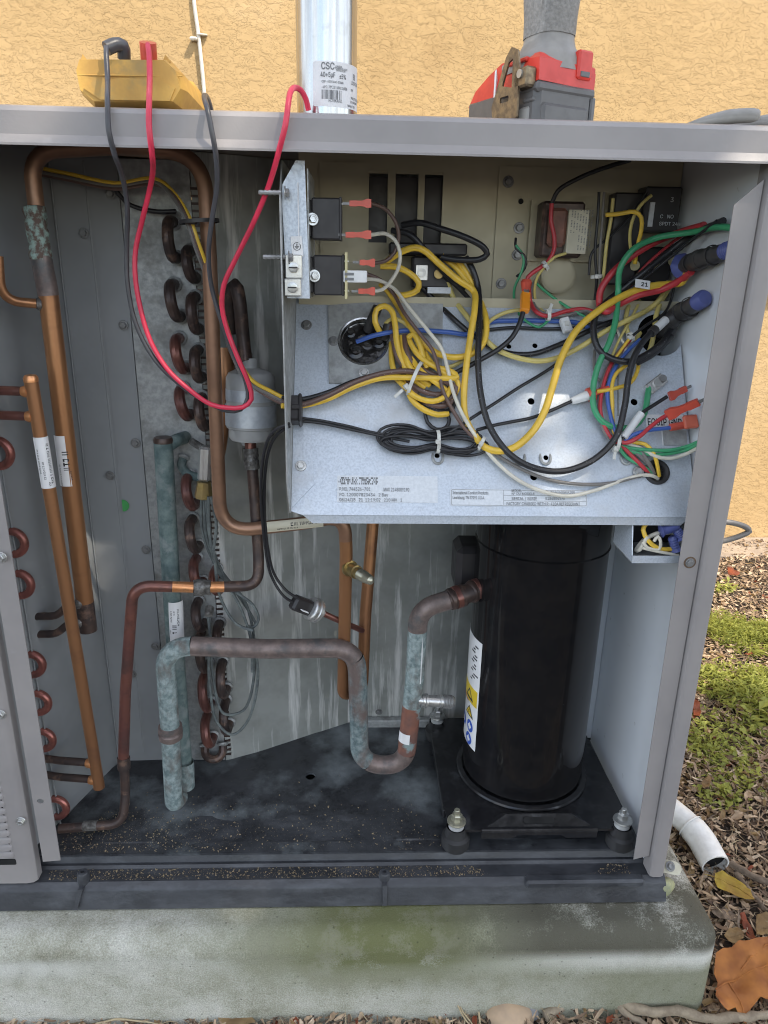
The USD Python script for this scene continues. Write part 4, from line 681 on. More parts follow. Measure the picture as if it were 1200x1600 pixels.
ct.part('left_plate', sheet(rect(bx(500), .90, bx(574), LB + .02), (0, BY - .0025, 0), X1, Z1, FRONT, .0014), 'galvanised_olive', parent=bk)
for px, py in ((794, 284), (811, 356), (808, 398), (783, 443)): ct.part('screw', hexbolt(P(px, py, BY - .003), FRONT, .0045, socket=False), 'dirty_steel', parent=bk)
ct.part('plate_hole', sheet(disc(*P(813, 315, BY)[[0, 2]], .0032), (0, BY - .0037, 0), X1, Z1, FRONT, .0004), 'hole_black', parent=bk)
lz_ = pl(600, 474)[2]
ct.part('ledge', box((xl_ + .003, .158, lz_ - .002), (xr_, BY, lz_ + .0005)), 'galvanised_olive'); ct.part('ledge_lip', box((xl_ + .003, .1565, lz_ - .002), (xr_, .158, lz_ + .009)), 'galvanised_olive')
# stickers and print on the plate
def plate_text(s, px, py, h, width_px=None, mat='print_grey', o=.0012, bold=False, t=None):
    q = pl(px, py, 0); (t or ct).part('print', text(s, h, q + PLN * o, X1, PLU, PLN, .00015, bold, width_px * mpp(q) if width_px else None), mat, parent=None if t else sk_, smooth=False)
def sticker(x0, y0, x1, y1, mat, r=.001, o=.0007, name='sticker', label=None):
    a, b = plxs(x0, y0), plxs(x1, y1); return ct.part(name, sheet(rect(a[0], a[1], b[0], b[1], r), PL0 + PLN * o, *FRP, .0004), mat, label=label)
sk_ = sticker(527, 743, 684, 786, 'label_grey', label='faded grey barcode sticker')
a = plxs(529, 757); s_b = []
g_ = np.random.default_rng(5)
for r_ in range(4): s_b += [rect(a[0] + .0009 * i, a[1] + .0022 * r_, a[0] + .0009 * (i + 1), a[1] + .0022 * (r_ + .9)) for i in range(50) if g_.random() < .5]
ct.part('barcode', sheet(shapely.union_all(s_b), PL0 + PLN * .0009, *FRP, .0001), 'print_grey', parent=sk_, smooth=False)
plate_text('P.NO. 744526-701', 530, 767, .0042, 48); plate_text('MAX 2148089190', 599, 768, .0042, 40); plate_text('PO. 120007823434   2 Bay', 530, 775.5, .0038, 76); plate_text('08/24/18   21  12:19:02   210 MH   1', 530, 783.5, .0038, 98)
sk_ = sticker(703, 764, 918, 792, 'label_grey', .002, label='pale rating sticker with a rounded border')
a, b = plxs(704.5, 765), plxs(916.5, 791); bord = rect(a[0], a[1], b[0], b[1], .002)
m1, m2 = plxs(786, 765), plxs(790, 774.5); m3 = plxs(790, 783)
ct.part('border', sheet(bord.difference(bord.buffer(-.00045)).union(rect(m1[0], a[1], m1[0] + .0004, b[1])).union(rect(m1[0], m2[1], b[0], m2[1] + .0004)).union(rect(m1[0], m3[1], b[0], m3[1] + .0004)), PL0 + PLN * .0009, *FRP, .0001), 'print_grey', parent=sk_, smooth=False)
plate_text('International Comfort Products', 707, 772.5, .0036, 56); plate_text('Lewisburg, TN 37091 U.S.A.', 707, 780, .0036, 50)
plate_text('MODEL', 799, 769, .0032, 16); plate_text('N\u00b0 DU MODELE', 799, 773.5, .0028, 36); plate_text('N4A060GKA200', 860, 771.5, .0036, 38); plate_text('SERIAL / SERIE', 799, 781.5, .0034, 40); plate_text('E184804170', 852, 781.5, .0034, 30); plate_text('FACTORY CHARGED WITH R-410A REFRIGERANT', 791, 789.5, .0036, 116)
sk_ = sticker(1008, 648, 1068, 668, 'label_white', .0005, o=.0012, label='white EQUIP GND label')
plate_text('EQUIP GND', 1011, 665, .0085, 54, 'print_black', .0015, True)
ct.done()
# ------------------------------------------------------------------ relay bracket with two relays
rb = T('relay_bracket', 'grey folded bracket with ground lugs at the left of the control panel', 'bracket')
bx0, bx1 = P(447, 400, .015)[0], P(484, 400, .015)[0]; bz0, bz1 = P(460, 466, .015)[2], P(460, 320, .015)[2]
pf = rb.part('bracket_face', sheet(sg.Polygon([(bx0, bz0), (P(484, 466, .015)[0], bz0), (P(476, 250, .015)[0], 1.034), (P(462, 250, .015)[0], 1.034), (P(441, 290, .015)[0], bz1 + .018), (P(441, 320, .015)[0], bz1)]), (0, .015, 0), X1, Z1, FRONT, .0014), 'galvanised', label=None)
rb.part('bracket_side', box((P(484, 466, .015)[0] - .0012, .0165, bz0), (P(484, 466, .015)[0], .12, bz0 + .12)), 'galvanised_dull'); rb.part('fold_line', box((P(466, 360, .0135)[0], .0128, bz0 + .05), (P(467.5, 360, .0135)[0], .0137, bz1 + .02)), 'label_white', parent=pf)
def fq(px, py, y=.012): return P(px, py, y)
for px, py, k in ((459, 418, 1), (457.5, 449, 0)):
    q = fq(px, py, .009); i = rb.part('ground_lug', box(q + A([-.0083, -.002, -.0083 if not k else -.010]), q + A([.0083, .006, .0083 if not k else .012]), .0008), 'aluminium')
    rb.part('lug_screw', J(lathe([(0, 0), (.0052, 0), (.0052, .0035), (.004, .004), (0, .004)], q + A([0, -.0022, 0]), FRONT, 20 if not k else 6), obox(q + A([0, -.0063, 0]), *frame((0, -1, 0)), .008, .0009, .0005)), 'zinc', parent=i); rb.part('screw_slot', obox(q + A([0, -.0068, 0]), *frame((0, -1, 0)), .0085, .0013, .0004), 'print_black', parent=i)
q = fq(464, 385, .0135); rb.part('earth_tag', sheet(sa.rotate(rect(-.0055, -.0095, .0055, .0095), 4), q, X1, Z1, FRONT, .0004), 'label_white', label='white tag with an earth symbol')
es = disc(0, 0, .0038).difference(disc(0, 0, .0033)).union(rect(-.0004, 0, .0004, .0026)).union(rect(-.0022, -.0002, .0022, .0003)).union(rect(-.0014, -.0011, .0014, -.0006)).union(rect(-.0007, -.0020, .0007, -.0015))
rb.part('earth_symbol', sheet(es, q + A([0, -.0003, 0]), X1, Z1, FRONT, .0001), 'print_black', smooth=False)
for px, py in ((440, 301), (446, 402)):
    q = fq(px, py, .006); rb.part('side_screw', J(hexbolt(q + A([.003, 0, 0]), X1, .0042), sweep(spline([q, q - A([.022, -.003, 0])], .002), [.002 + .0006 * (i % 2) for i in range(len(spline([q, q - A([.022, -.003, 0])], .002)))], 8)), 'zinc' if py < 350 else 'dirty_steel')
rb.done()
def relay(x0, y0, x1, y1, label, board):
    t = T('relay', label, 'relay'); y = .03
    a, b = P(x0, y1, y), P(x1, y0, y); t.part('case', box((a[0], y, a[2]), (b[0], y + .035, b[2]), .0015), 'relay_black'); t.part('case_lid', box((b[0] - .0012, y - .0012, a[2] - .0005), (b[0] + .0012, y + .036, b[2] + .0008), .0006), 'relay_black')
    t.part('mount_ear', box((a[0] - .008, y + .002, a[2] + .014), (a[0], y + .006, b[2] - .012)), 'relay_black'); t.part('case_base', box((a[0] - .004, y + .003, a[2] + .002), (a[0], y + .033, b[2] - .002), .001), 'relay_black')
    q = P(x0 + 1, (y0 + y1) / 2 + 1, y - .003); t.part('screw', hexbolt(q, (.35, -1, .1), .0042), 'zinc')
    if board: t.part('circuit_board', box((b[0] + .002, y - .004, a[2] - .003), (b[0] + .0045, y + .032, b[2] + .003)), 'board_edge')
    for k in (.12, .86): t.part('pin', box((b[0], y + .003, a[2] + (b[2] - a[2]) * k - .0006), (b[0] + .006, y + .0065, a[2] + (b[2] - a[2]) * k + .0006)), 'zinc')
    t.done()
relay(487, 309, 532, 374, 'upper of the two black box relays on the grey bracket', False)
relay(490, 399, 536, 461, 'lower black box relay with a pale circuit board edge', True)
def spade(px0, py0, px1, py1, Y, label, mat='terminal_red', h=.0085, group=None, name='spade_terminal', surf=False):
    """Insulated push-on terminal: flared sleeve, waist and flat tongue."""
    t = T(name, label, 'terminal', group); g = (lambda x, y: pl(x, y, Y)) if surf else (lambda x, y: P(x, y, Y))
    a, b = g(px0, py0), g(px1, py1); d = b - a; L = np.linalg.norm(d); f_ = frame(d, FRONT); hs = [(0, .9), (.18, 1), (.40, .62), (.62, .55), (.68, .66), (1, .6)]
    ms = []
    for (k0, h0), (k1, h1) in zip(hs[:-1], hs[1:]):
        u, v, n_ = f_; ms.append(hull([a + d * k + u * s1 * h * hh * .5 + v * s2 * .0022 for k, hh in ((k0, h0), (k1, h1)) for s1 in (-1, 1) for s2 in (-1, 1)]))
    t.part('sleeve', J(*ms), mat); t.part('tongue', obox(b + d / L * .003, *f_, h * .28, .001, .008), 'dirty_steel'); t.done()
spade(580, 318, 546, 318, .032, 'red terminal at the top of the upper relay'); spade(580, 367, 540, 367, .03, 'red terminal at the bottom of the upper relay')
spade(586, 411, 562, 410, .03, 'red terminal at the top of the lower relay'); spade(586, 455, 560, 455, .03, 'red terminal at the bottom of the lower relay')
pc = T('plug_connector', 'small white two pin plug on the lower relay board', 'connector'); a = P(556, 432, .03)
pc.part('housing', box(a + A([-.0125, -.004, -.0058]), a + A([.0115, .005, .0058]), .0008), 'connector_white'); pc.part('slot', box(a + A([-.0112, -.0045, .001]), a + A([-.002, -.0038, .0035])), 'print_grey'); pc.part('slot', box(a + A([-.0112, -.0045, -.0038]), a + A([-.002, -.0038, -.0013])), 'print_grey'); pc.done()
# built-in round capacitor seen through the plate
ic = T('round_capacitor', 'black topped round capacitor set into the control panel plate', 'capacitor'); q = pl(568, 534); k = .0288
ic.part('can', lathe([(0, -.05), (k, -.05), (k, .0), (k + .0012, .002), (k + .0008, .0035), (k - .001, .003), (k - .0018, .0), (k - .002, -.006), (0, -.006)], q, PLN, 40), 'can_aluminium'); ic.part('potting', noisy(grid(22, 22, lambda s, t: (q + PLN * -.004) + (s[..., None] * (k - .003)) * (np.cos(t * 2 * np.pi)[..., None] * A(X1) + np.sin(t * 2 * np.pi)[..., None] * PLU)), .003, 90, 2), 'potting', smooth=True)
for px, py, r in ((556, 548, .010), (592, 534, .008), (548, 520, .006)): ic.part('terminal_post', J(lathe([(0, 0), (r, 0), (r, .004), (r * .6, .005), (r * .6, .01), (0, .01)], pl(px, py) - PLN * .004, PLN, 18), obox(pl(px, py) + PLN * .008, *FRP, .006, .0012, .01)), 'potting')
ic.part('terminal_sleeve', sweep(spline([pl(575, 516, -.002), pl(581, 500, .012), pl(590, 480, .016)], .004), .006, 10), 'tape_black'); ic.part('terminal_sleeve', sweep([pl(598, 528, .004), pl(604, 520, .01), pl(607, 508, .012)], .006, 10), 'tape_black'); ic.done()
# contactor, transformer, switch blocks on the back plate
cn = T('contactor', 'black contactor block with screw terminals below the slots', 'contactor'); a, b = P(574, 448, .17), P(732, 352, .17)
cn.part('body', box((P(645, 400, .17)[0], .165, a[2]), (P(708, 400, .17)[0], .20, P(640, 400, .17)[2]), .002), 'relay_black'); cn.part('top_block', box((P(608, 400, .18)[0], .176, P(640, 398, .18)[2]), (P(729, 400, .18)[0], .20, P(640, 379, .18)[2]), .002), 'relay_black')
q = P(659, 426, .162); i = cn.part('terminal_plate', box(q + A([-.0075, 0, -.009]), q + A([.0075, .004, .009]), .0006), 'aluminium'); cn.part('terminal_screw', J(lathe([(0, 0), (.005, 0), (.005, .002), (0, .002)], q, FRONT, 18), obox(q + A([0, -.002, 0]), *frame(FRONT), .008, .001, .0006)), 'zinc', parent=i)
q = P(685, 428, .163); cn.part('terminal_screw', J(lathe([(0, 0), (.0055, 0), (.0055, .003), (0, .003)], q, FRONT, 18), obox(q + A([0, -.003, 0]), *frame(FRONT), .008, .001, .0006)), 'brass')
cn.part('rating_label', box((P(668, 455, .163)[0], .1625, P(668, 458, .163)[2]), (P(704, 455, .163)[0], .1635, P(700, 449, .163)[2])), 'label_grey'); cn.done()
tf = T('transformer', 'brown control transformer with a printed cream label', 'transformer'); a, b = P(843, 402, .165), P(922, 315, .165)
tf.part('core', box((a[0], .166, a[2]), (b[0] - .004, .20, b[2]), .003), 'copper_dark'); tf.part('winding', box((a[0] + .006, .155, a[2] + .012), (a[0] + .028, .166, b[2] - .008), .004), 'suction_red'); tf.part('mount_foot', box((a[0] - .008, .196, a[2] - .004), (b[0] + .018, .2, b[2] + .003)), 'galvanised_olive')
lo, hi = P(884, 396, .154), P(922, 328, .154); i = tf.part('label', box((lo[0], .1545, lo[2]), (hi[0], .1665, hi[2]), .0006), 'label_cream')
ms = [rect(lo[0] + .003 + .0034 * c, lo[2] + .004 + .0016 * r, lo[0] + .003 + .0034 * c + .0014, lo[2] + .004 + .0016 * r + .0009) for c in range(8) for r in range(28) if (c * 31 + r * 17) % 7 not in (0, 3) and not (c < 3 and r < 12)]
tf.part('label_print', sheet(shapely.union_all(ms), (0, .1543, 0), X1, Z1, FRONT, .0001), 'print_grey', parent=i, smooth=False)
tf.part('coil_bobbin', lathe([(0, 0), (.022, 0), (.022, .012), (.018, .014), (0, .014)], (P(872, 432, .19)[0], .2, P(872, 430, .19)[2]), FRONT, 26), 'galvanised_olive'); tf.done()
bt = T('blower_relay', 'black relay block with white lettering at the back right', 'relay'); a, b = P(1002, 362, .17), P(1068, 292, .17)
bt.part('case', box((a[0], .17, a[2]), (b[0], .20, b[2]), .002), 'relay_black'); bt.part('side_case', box((P(950, 400, .18)[0], .178, P(950, 445, .18)[2]), (P(995, 400, .18)[0], .202, P(950, 300, .18)[2]), .002), 'relay_black')
lo, hi = P(1012, 354, .168), P(1024, 316, .168); bt.part('label', box((lo[0], .168, lo[2]), (hi[0], .1705, hi[2])), 'label_grey')
q = P(1030, 352, .168); bt.part('print', J(text('SPDT 24V', .004, (q[0], .1695, q[2]), X1, Z1, FRONT, .0004), text('C   NO', .004, (q[0], .1695, q[2] + .008), X1, Z1, FRONT, .0004), text('3', .005, (q[0] + .01, .1695, q[2] + .026), X1, Z1, FRONT, .0004)), 'label_grey', smooth=False)
bt.part('lower_block', box((P(1000, 400, .18)[0], .182, P(1000, 470, .18)[2]), (P(1052, 400, .18)[0], .203, P(1000, 385, .18)[2]), .002), 'relay_black')
for px, py in ((1052, 408), (1023, 412), (992, 415)): bt.part('terminal', rod(P(px, py, .176), P(px, py, .182), .006, 14), 'board_edge')
bt.done()
gl = T('ground_lug', 'square aluminium ground lug holding the thick green wire', 'lug'); q = pl(1024, 601, .004); k = math.radians(38); u = A(X1) * math.cos(k) + PLU * math.sin(k); v = np.cross(PLN, u)
gl.part('block', obox(q, u, v, PLN, .026, .0135, .010, .001), 'aluminium'); gl.part('lug_screw', J(lathe([(0, 0), (.0048, 0), (.0048, .002), (0, .002)], q + PLN * .005, PLN, 18), obox(q + PLN * .0072, u, v, PLN, .0085, .001, .0006)), 'zinc'); gl.part('set_screw', lathe([(0, 0), (.0045, 0), (.0045, .003), (0, .003)], q + u * .0085 + PLN * .005, PLN, 14), 'dirty_steel'); gl.done()
# ------------------------------------------------------------------ wires. Each point: picture position and height (m) above the plate or back plate
def wire(label, pts, rpx, mat, name='wire', o=.008, group=None, world=None, sides=9, step=.005):
    q = [pl(p[0], p[1], p[2] if len(p) > 2 else o) for p in pts] if world is None else [P(*p) for p in pts]
    m = np.mean([mpp(p) for p in q]); one(name, label, 'wire', sweep(spline(q, step), rpx * m * .87, sides), mat, group, smooth=60)
def ww(label, pts, rpx, mat, name='wire', group=None): wire(label, pts, rpx, mat, name, group=group, world=1)
WL = [
 ('short blue wire from the round capacitor running right behind the white wire', [(557, 534, .012), (585, 524, .02), (640, 516, .016), (700, 519, .01), (735, 522, .006), (765, 504, .004), (800, 501, .004), (870, 502, .004), (905, 505, .004), (925, 515, .004)], 4.2, 'wire_blue'),
 ('thick yellow wire sweeping from the taped splice down across the plate', [(1074, 425, .03), (1066, 441, .032), (1048, 444, .034), (1018, 447, .036), (985, 457, .036), (940, 482, .036), (902, 515, .034), (877, 560, .03), (863, 605, .026), (850, 645, .022), (830, 677, .018), (800, 701, .016), (772, 704, .014), (752, 695, .012), (742, 680, .012)], 6.6, 'wire_yellow'),
 ('thick red wire looping from the taped splice round to the back', [(1080, 425, .034), (1066, 436, .036), (1035, 452, .036), (998, 461, .036), (968, 475, .036), (947, 487, .034), (937, 478, .03), (938, 455, .028), (955, 428, .026), (985, 402, .024), (1020, 380, .022), (1060, 364, .02), (1100, 352, .016)], 6.3, 'wire_red'),
 ('thick green ground wire curving down from the right post to the lug', [(1150, 356, .02), (1120, 355, .024), (1085, 362, .028), (1025, 372, .034), (988, 391, .038), (969, 420, .038), (966, 455, .036), (962, 500, .03), (952, 535, .028), (936, 568, .024), (927, 605, .02), (929, 640, .016), (943, 660, .013), (968, 669, .012), (992, 665, .012), (1007, 645, .011), (1012, 618, .008), (1014, 606, .006)], 5.6, 'wire_green'),
 ('thick black wire looping under the big hole beside the green wire', [(1130, 345, .02), (1070, 375, .024), (1000, 430, .026), (950, 470, .026), (932, 490, .026), (927, 515, .026), (935, 545, .026), (955, 560, .026), (985, 565, .026), (1005, 557, .026), (1030, 540, .024), (1050, 515, .012), (1060, 500, -.01)], 6, 'wire_black_printed'),
 ('long black wire from the white sleeve curving along the bottom and up to the contactor', [(1036, 502, .03), (1022, 515, .034), (1004, 535, .036), (990, 560, .036), (982, 590, .034), (976, 635, .03), (962, 683, .024), (928, 718, .018), (880, 736, .014), (835, 731, .014), (797, 710, .018), (766, 668, .02), (752, 620, .022), (747, 565, .024), (749, 500, .022), (747, 450, .02), (738, 420, .016), (728, 402, .01)], 5.8, 'wire_black_printed'),
 ('pale yellow wire sagging across the plate to the big hole', [(700, 440, .008), (708, 465, .008), (728, 492, .008), (750, 520, .01), (775, 545, .012), (805, 558, .014), (840, 564, .016), (868, 560, .016), (905, 543, .018), (945, 518, .02), (985, 498, .022), (1015, 482, .022), (1033, 465, .02), (1045, 440, .014)], 4.8, 'wire_pale'),
 ('pale yellow wire from the round capacitor passing under the yellow loops', [(602, 506, .012), (612, 498, .02), (630, 503, .02), (645, 520, .018), (655, 545, .014), (668, 567, .01), (690, 575, .008), (715, 568, .008), (738, 548, .008), (762, 505, .008), (785, 490, .01), (805, 485, .012), (820, 484, .014)], 3.6, 'wire_pale'),
 ('yellow wire arching from the contactor and dropping straight to the small tie', [(598, 414, .02), (622, 396, .024), (648, 387, .028), (662, 391, .028), (685, 411, .03), (714, 436, .032), (740, 455, .03), (742, 480, .03), (736, 520, .028), (729, 570, .024), (725, 620, .018), (727, 650, .014), (738, 675, .012), (752, 692, .012)], 6.0, 'wire_yellow'),
 ('yellow wire making a wide U loop right of the coil', [(714, 405, .012), (734, 436, .014), (750, 470, .016), (760, 503, .018), (757, 532, .018), (744, 549, .018), (718, 558, .018), (690, 555, .018), (666, 540, .02), (643, 512, .024), (620, 475, .026), (604, 452, .028), (594, 443, .026)], 5.6, 'wire_yellow'),
 ('short yellow loop beside the relay terminals', [(594, 416, .026), (618, 417, .026), (640, 427, .026), (654, 441, .026), (652, 453, .024), (638, 460, .022), (618, 462, .018)], 5.6, 'wire_yellow'),
 ('second yellow wire slanting behind the arching one', [(690, 400, .008), (712, 418, .012), (730, 440, .016), (742, 456, .022)], 5.2, 'wire_yellow'),
 ('brown wire from the white plug down across the coil to the small tie', [(570, 427, .04), (594, 437, .036), (614, 458, .034), (632, 490, .034), (658, 524, .034), (676, 548, .034), (686, 580, .03), (692, 610, .026), (708, 642, .02), (728, 672, .014), (752, 693, .012)], 3.4, 'wire_brown'),
 ('white wire from the white plug running diagonally to the grommet', [(570, 436, .04), (592, 438, .038), (614, 450, .036), (640, 482, .036), (668, 516, .036), (690, 545, .034), (700, 578, .03), (708, 612, .026), (724, 650, .02), (750, 691, .013), (776, 722, .01), (805, 747, .008), (840, 765, .007), (885, 775, .006), (930, 766, .006), (968, 752, .006), (1000, 743, .006), (1018, 743, .003), (1028, 748, -.006)], 3.4, 'wire_white'),
 ('grey brown wire from the small tie along the bottom to the grommet', [(752, 693, .01), (775, 710, .008), (815, 733, .008), (860, 750, .006), (915, 757, .006), (960, 754, .006), (995, 745, .006), (1016, 742, .003), (1026, 747, -.006)], 3.2, 'wire_grey'),
 ('brown wire looping from the upper relay to the lower relay', [(580, 318, .06), (600, 325, .06), (617, 345, .058), (623, 370, .056), (616, 395, .056), (602, 408, .056), (584, 411, .056)], 3.4, 'wire_brown'),
 ('white wire looping from the upper relay to the bottom of the lower relay', [(580, 367, .06), (602, 365, .06), (617, 375, .06), (625, 395, .06), (622, 420, .06), (610, 440, .058), (598, 452, .056), (585, 455, .056)], 3.4, 'wire_white'),
 ('thick black wire bending in a hairpin over the olive plate', [(628, 352, .01), (655, 348, .02), (690, 358, .03), (725, 370, .036), (755, 386, .036), (761, 397, .034), (750, 405, .032), (720, 406, .026), (690, 402, .018)], 5.6, 'wire_black'),
 ('second thick black wire slanting from the slots past the contactor', [(612, 360, .014), (640, 366, .022), (662, 388, .024), (682, 412, .022), (700, 432, .016), (725, 452, .01)], 5.4, 'wire_black'),
 ('black printed wire slanting from the contactor under the yellow loops and right to the hole', [(655, 445, .004), (680, 470, .004), (705, 495, .005), (735, 521, .006), (765, 540, .006), (795, 552, .006), (832, 553, .007), (868, 541, .008), (905, 524, .01), (940, 508, .012), (965, 500, .01)], 4.8, 'wire_black_printed'),
 ('black wire from the orange fuse holder sweeping left under the bundle', [(817, 488, .03), (812, 505, .028), (800, 527, .024), (780, 545, .02), (755, 560, .016), (725, 576, .012), (695, 590, .01), (670, 600, .008)], 4.6, 'wire_black'),
 ('red wire from the transformer down to the orange fuse holder', [(862, 318, .02), (861, 345, .022), (866, 370, .024), (865, 392, .026), (853, 412, .028), (838, 422, .03), (825, 433, .03), (821, 448, .03)], 3.8, 'wire_red'),
 ('red wire from the fuse holder running right to the harness', [(826, 440, .026), (829, 472, .022), (840, 489, .016), (856, 494, .014), (885, 486, .012), (912, 483, .01), (935, 490, .01)], 3.8, 'wire_red'),
 ('green and yellow wire slanting over the olive plate', [(838, 443, .014), (862, 463, .012), (892, 483, .01), (925, 500, .01)], 2.4, 'wire_green'),
 ('thin pale wire from the transformer label to the tie below it', [(884, 396, .024), (866, 402, .028), (852, 416, .03), (840, 432, .026), (835, 455, .02), (840, 478, .014), (855, 490, .01)], 2.6, 'wire_pale'),
 ('grey wire curving from the tie to the harness', [(842, 430, .024), (832, 448, .02), (832, 470, .016), (846, 488, .012), (880, 493, .01), (915, 486, .01), (940, 492, .01)], 3.2, 'wire_grey'),
 ('thin green wire hanging in a loop at the plate top', [(806, 383, .012), (818, 402, .014), (815, 425, .014), (804, 450, .012), (805, 478, .01), (820, 500, .008), (842, 511, .008), (860, 498, .008)], 2.4, 'wire_green'),
 ('yellow wire bent over the black relay block', [(946, 336, .02), (968, 334, .024), (992, 331, .026), (1002, 340, .026), (1002, 360, .024), (996, 385, .02), (992, 412, .014)], 3.8, 'wire_yellow'),
 ('yellow wire dropping beside the black relay block', [(958, 310, .014), (955, 340, .014), (948, 380, .014), (944, 420, .014), (940, 455, .014)], 3.2, 'wire_pale'),
 ('dark wire arching across the upper right of the back plate', [(862, 318, .012), (872, 298, .016), (905, 278, .02), (945, 262, .02), (985, 250, .016)], 4.0, 'wire_black'),
 ('thin yellow wire curling at the back beside the black block', [(1018, 305, .02), (1000, 322, .02), (988, 345, .018), (984, 375, .014), (990, 410, .012)], 3.0, 'wire_pale'),
 ('yellow wire looping down inside the big hole', [(1052, 440, .016), (1034, 470, .014), (1025, 495, .01), (1022, 520, .006), (1016, 545, .0), (1010, 560, -.01)], 4.4, 'wire_pale'),
 ('yellow wire hanging behind the green ground wire', [(984, 470, .01), (978, 500, .01), (982, 522, .008), (992, 530, .004), (1000, 520, .0)], 4.2, 'wire_pale'),
 ('grey wire dropping along the crease of the plate', [(930, 545, .008), (928, 570, .006), (932, 590, .006), (945, 598, .006), (962, 590, .006)], 2.6, 'wire_grey'),
 ('dark red wire of the lower right harness', [(990, 525, .014), (970, 548, .012), (952, 575, .012), (942, 605, .012), (938, 640, .012), (944, 665, .012), (956, 685, .012), (968, 693, .012), (985, 710, .01), (1005, 730, .006), (1016, 742, -.004)], 3.6, 'wire_red'),
 ('dark grey wire of the lower right harness', [(985, 528, .012), (960, 558, .01), (945, 585, .01), (937, 620, .01), (938, 655, .01), (950, 682, .01), (968, 693, .01), (990, 705, .01), (1010, 722, .006), (1020, 738, -.004)], 3.4, 'wire_grey'),
 ('blue wire of the lower right harness ending in a red terminal', [(1000, 530, .014), (975, 555, .014), (956, 585, .014), (949, 615, .014), (953, 645, .014), (961, 672, .014), (972, 690, .016), (988, 680, .018), (1010, 673, .018), (1032, 670, .018), (1050, 668, .018)], 3.6, 'wire_blue'),
 ('yellow wire of the harness looping past the big hole', [(998, 560, .012), (996, 580, .014), (985, 598, .016), (965, 606, .016), (945, 610, .016), (932, 612, .016)], 3.6, 'wire_yellow'),
 ('yellow wire dropping in the harness beside the blue one', [(982, 568, .016), (962, 585, .016), (956, 605, .016), (957, 630, .015), (957, 650, .012), (962, 680, .01), (985, 690, .01), (1008, 694, .01), (1020, 706, .012), (1026, 722, .008), (1030, 744, -.006)], 3.6, 'wire_yellow'),
 ('red wire from the harness tie up to a red terminal', [(962, 684, .014), (975, 692, .018), (995, 685, .02), (1015, 668, .02), (1036, 652, .02), (1050, 645, .02)], 3.8, 'wire_red'),
 ('black wire with a white sleeve leading to the uppermost red terminal', [(968, 695, .016), (974, 685, .018), (984, 666, .02), (1002, 646, .02), (1020, 634, .02), (1042, 620, .02)], 3.4, 'wire_black'),
 ('upper of two green wires running right from the harness tie', [(965, 694, .012), (985, 700, .012), (1015, 703, .014), (1050, 703, .016), (1072, 698, .02), (1100, 686, .03)], 3.4, 'wire_green'),
 ('lower of two green wires running right from the harness tie', [(965, 696, .01), (985, 705, .01), (1015, 710, .01), (1050, 708, .012), (1072, 703, .018), (1100, 690, .03)], 3.4, 'wire_green'),
 ('green wire slanting from the harness tie down to the grommet', [(966, 698, .008), (980, 715, .006), (1000, 726, .006), (1015, 736, .0), (1022, 745, -.008)], 3.2, 'wire_green'),
 ('white wire running right from the harness to the post', [(975, 692, .01), (1000, 700, .01), (1025, 713, .012), (1050, 716, .012), (1070, 710, .016), (1100, 695, .03)], 3.4, 'wire_white'),
 ('dark wire dropping from the harness into the grommet', [(990, 695, .008), (1005, 710, .01), (1014, 724, .008), (1022, 740, -.004)], 3.8, 'wire_grey'),
 ('thin black lead slanting up from the black coil to the plate top', [(690, 682, .012), (715, 668, .014), (742, 650, .014), (775, 629, .012), (810, 606, .01), (842, 587, .008), (865, 572, .008), (885, 555, .006)], 3.0, 'wire_black'),
 ('thin black lead from the black coil to the white splice connector', [(745, 672, .012), (770, 665, .01), (800, 659, .008), (830, 653, .008), (862, 641, .008), (893, 627, .009)], 3.2, 'wire_black'),
 ('black wire with clear sheath leaving the big hole', [(996, 566, .022), (1012, 558, .022), (1030, 545, .022), (1048, 525, .018)], 6.4, 'wire_black'),
 ('thin black wire slanting across the upper right under the green wire', [(1120, 345, .03), (1085, 372, .034), (1040, 408, .034), (1000, 440, .034), (965, 468, .032), (945, 490, .028)], 2.6, 'wire_black_printed'),
 ('dark wire hanging down beside the black relay block', [(936, 300, .01), (934, 340, .012), (930, 390, .012), (932, 440, .012), (928, 480, .01), (926, 515, .01)], 2.6, 'wire_black'),
 ('second dark wire hanging beside the black relay block', [(944, 300, .012), (941, 350, .014), (937, 400, .014), (938, 450, .014), (942, 480, .012)], 2.4, 'wire_grey'),
 ('dark wire running along the top of the plate', [(765, 515, .004), (800, 512, .004), (850, 514, .004), (900, 512, .004), (940, 505, .006), (965, 520, .008)], 3.2, 'wire_black'),
 ('thin red wire rising behind the taped splices', [(1100, 352, .01), (1060, 372, .012), (1025, 400, .014), (1000, 425, .014), (980, 455, .014)], 2.8, 'wire_red'),
 ('thin dark wire from the tie at the big hole to the upper splice', [(985, 527, .02), (1010, 508, .022), (1035, 492, .022), (1048, 470, .022), (1055, 440, .02)], 2.4, 'wire_black'),
 ('thin yellow wire from the tie at the big hole down to the harness', [(985, 527, .018), (972, 545, .016), (960, 560, .014), (950, 562, .012)], 2.8, 'wire_yellow'),
 ('thin white wire hidden among the harness wires at the crease', [(960, 505, .008), (968, 525, .01), (978, 545, .01), (970, 560, .01)], 2.4, 'wire_white'),
 ('thin dark wire crossing behind the yellow bent wire', [(1010, 300, .008), (975, 350, .008), (950, 372, .01), (925, 395, .012), (920, 430, .012)], 2.4, 'wire_black'),
 ('dark curly wire beside the bolts of the olive plate', [(806, 372, .008), (806, 388, .012), (818, 398, .014), (822, 412, .014), (816, 425, .012), (807, 432, .008)], 2.4, 'wire_black'),
 ('pale wire behind the red harness wire', [(1000, 470, .012), (985, 500, .014), (968, 530, .012), (955, 560, .01)], 2.6, 'wire_pale'),
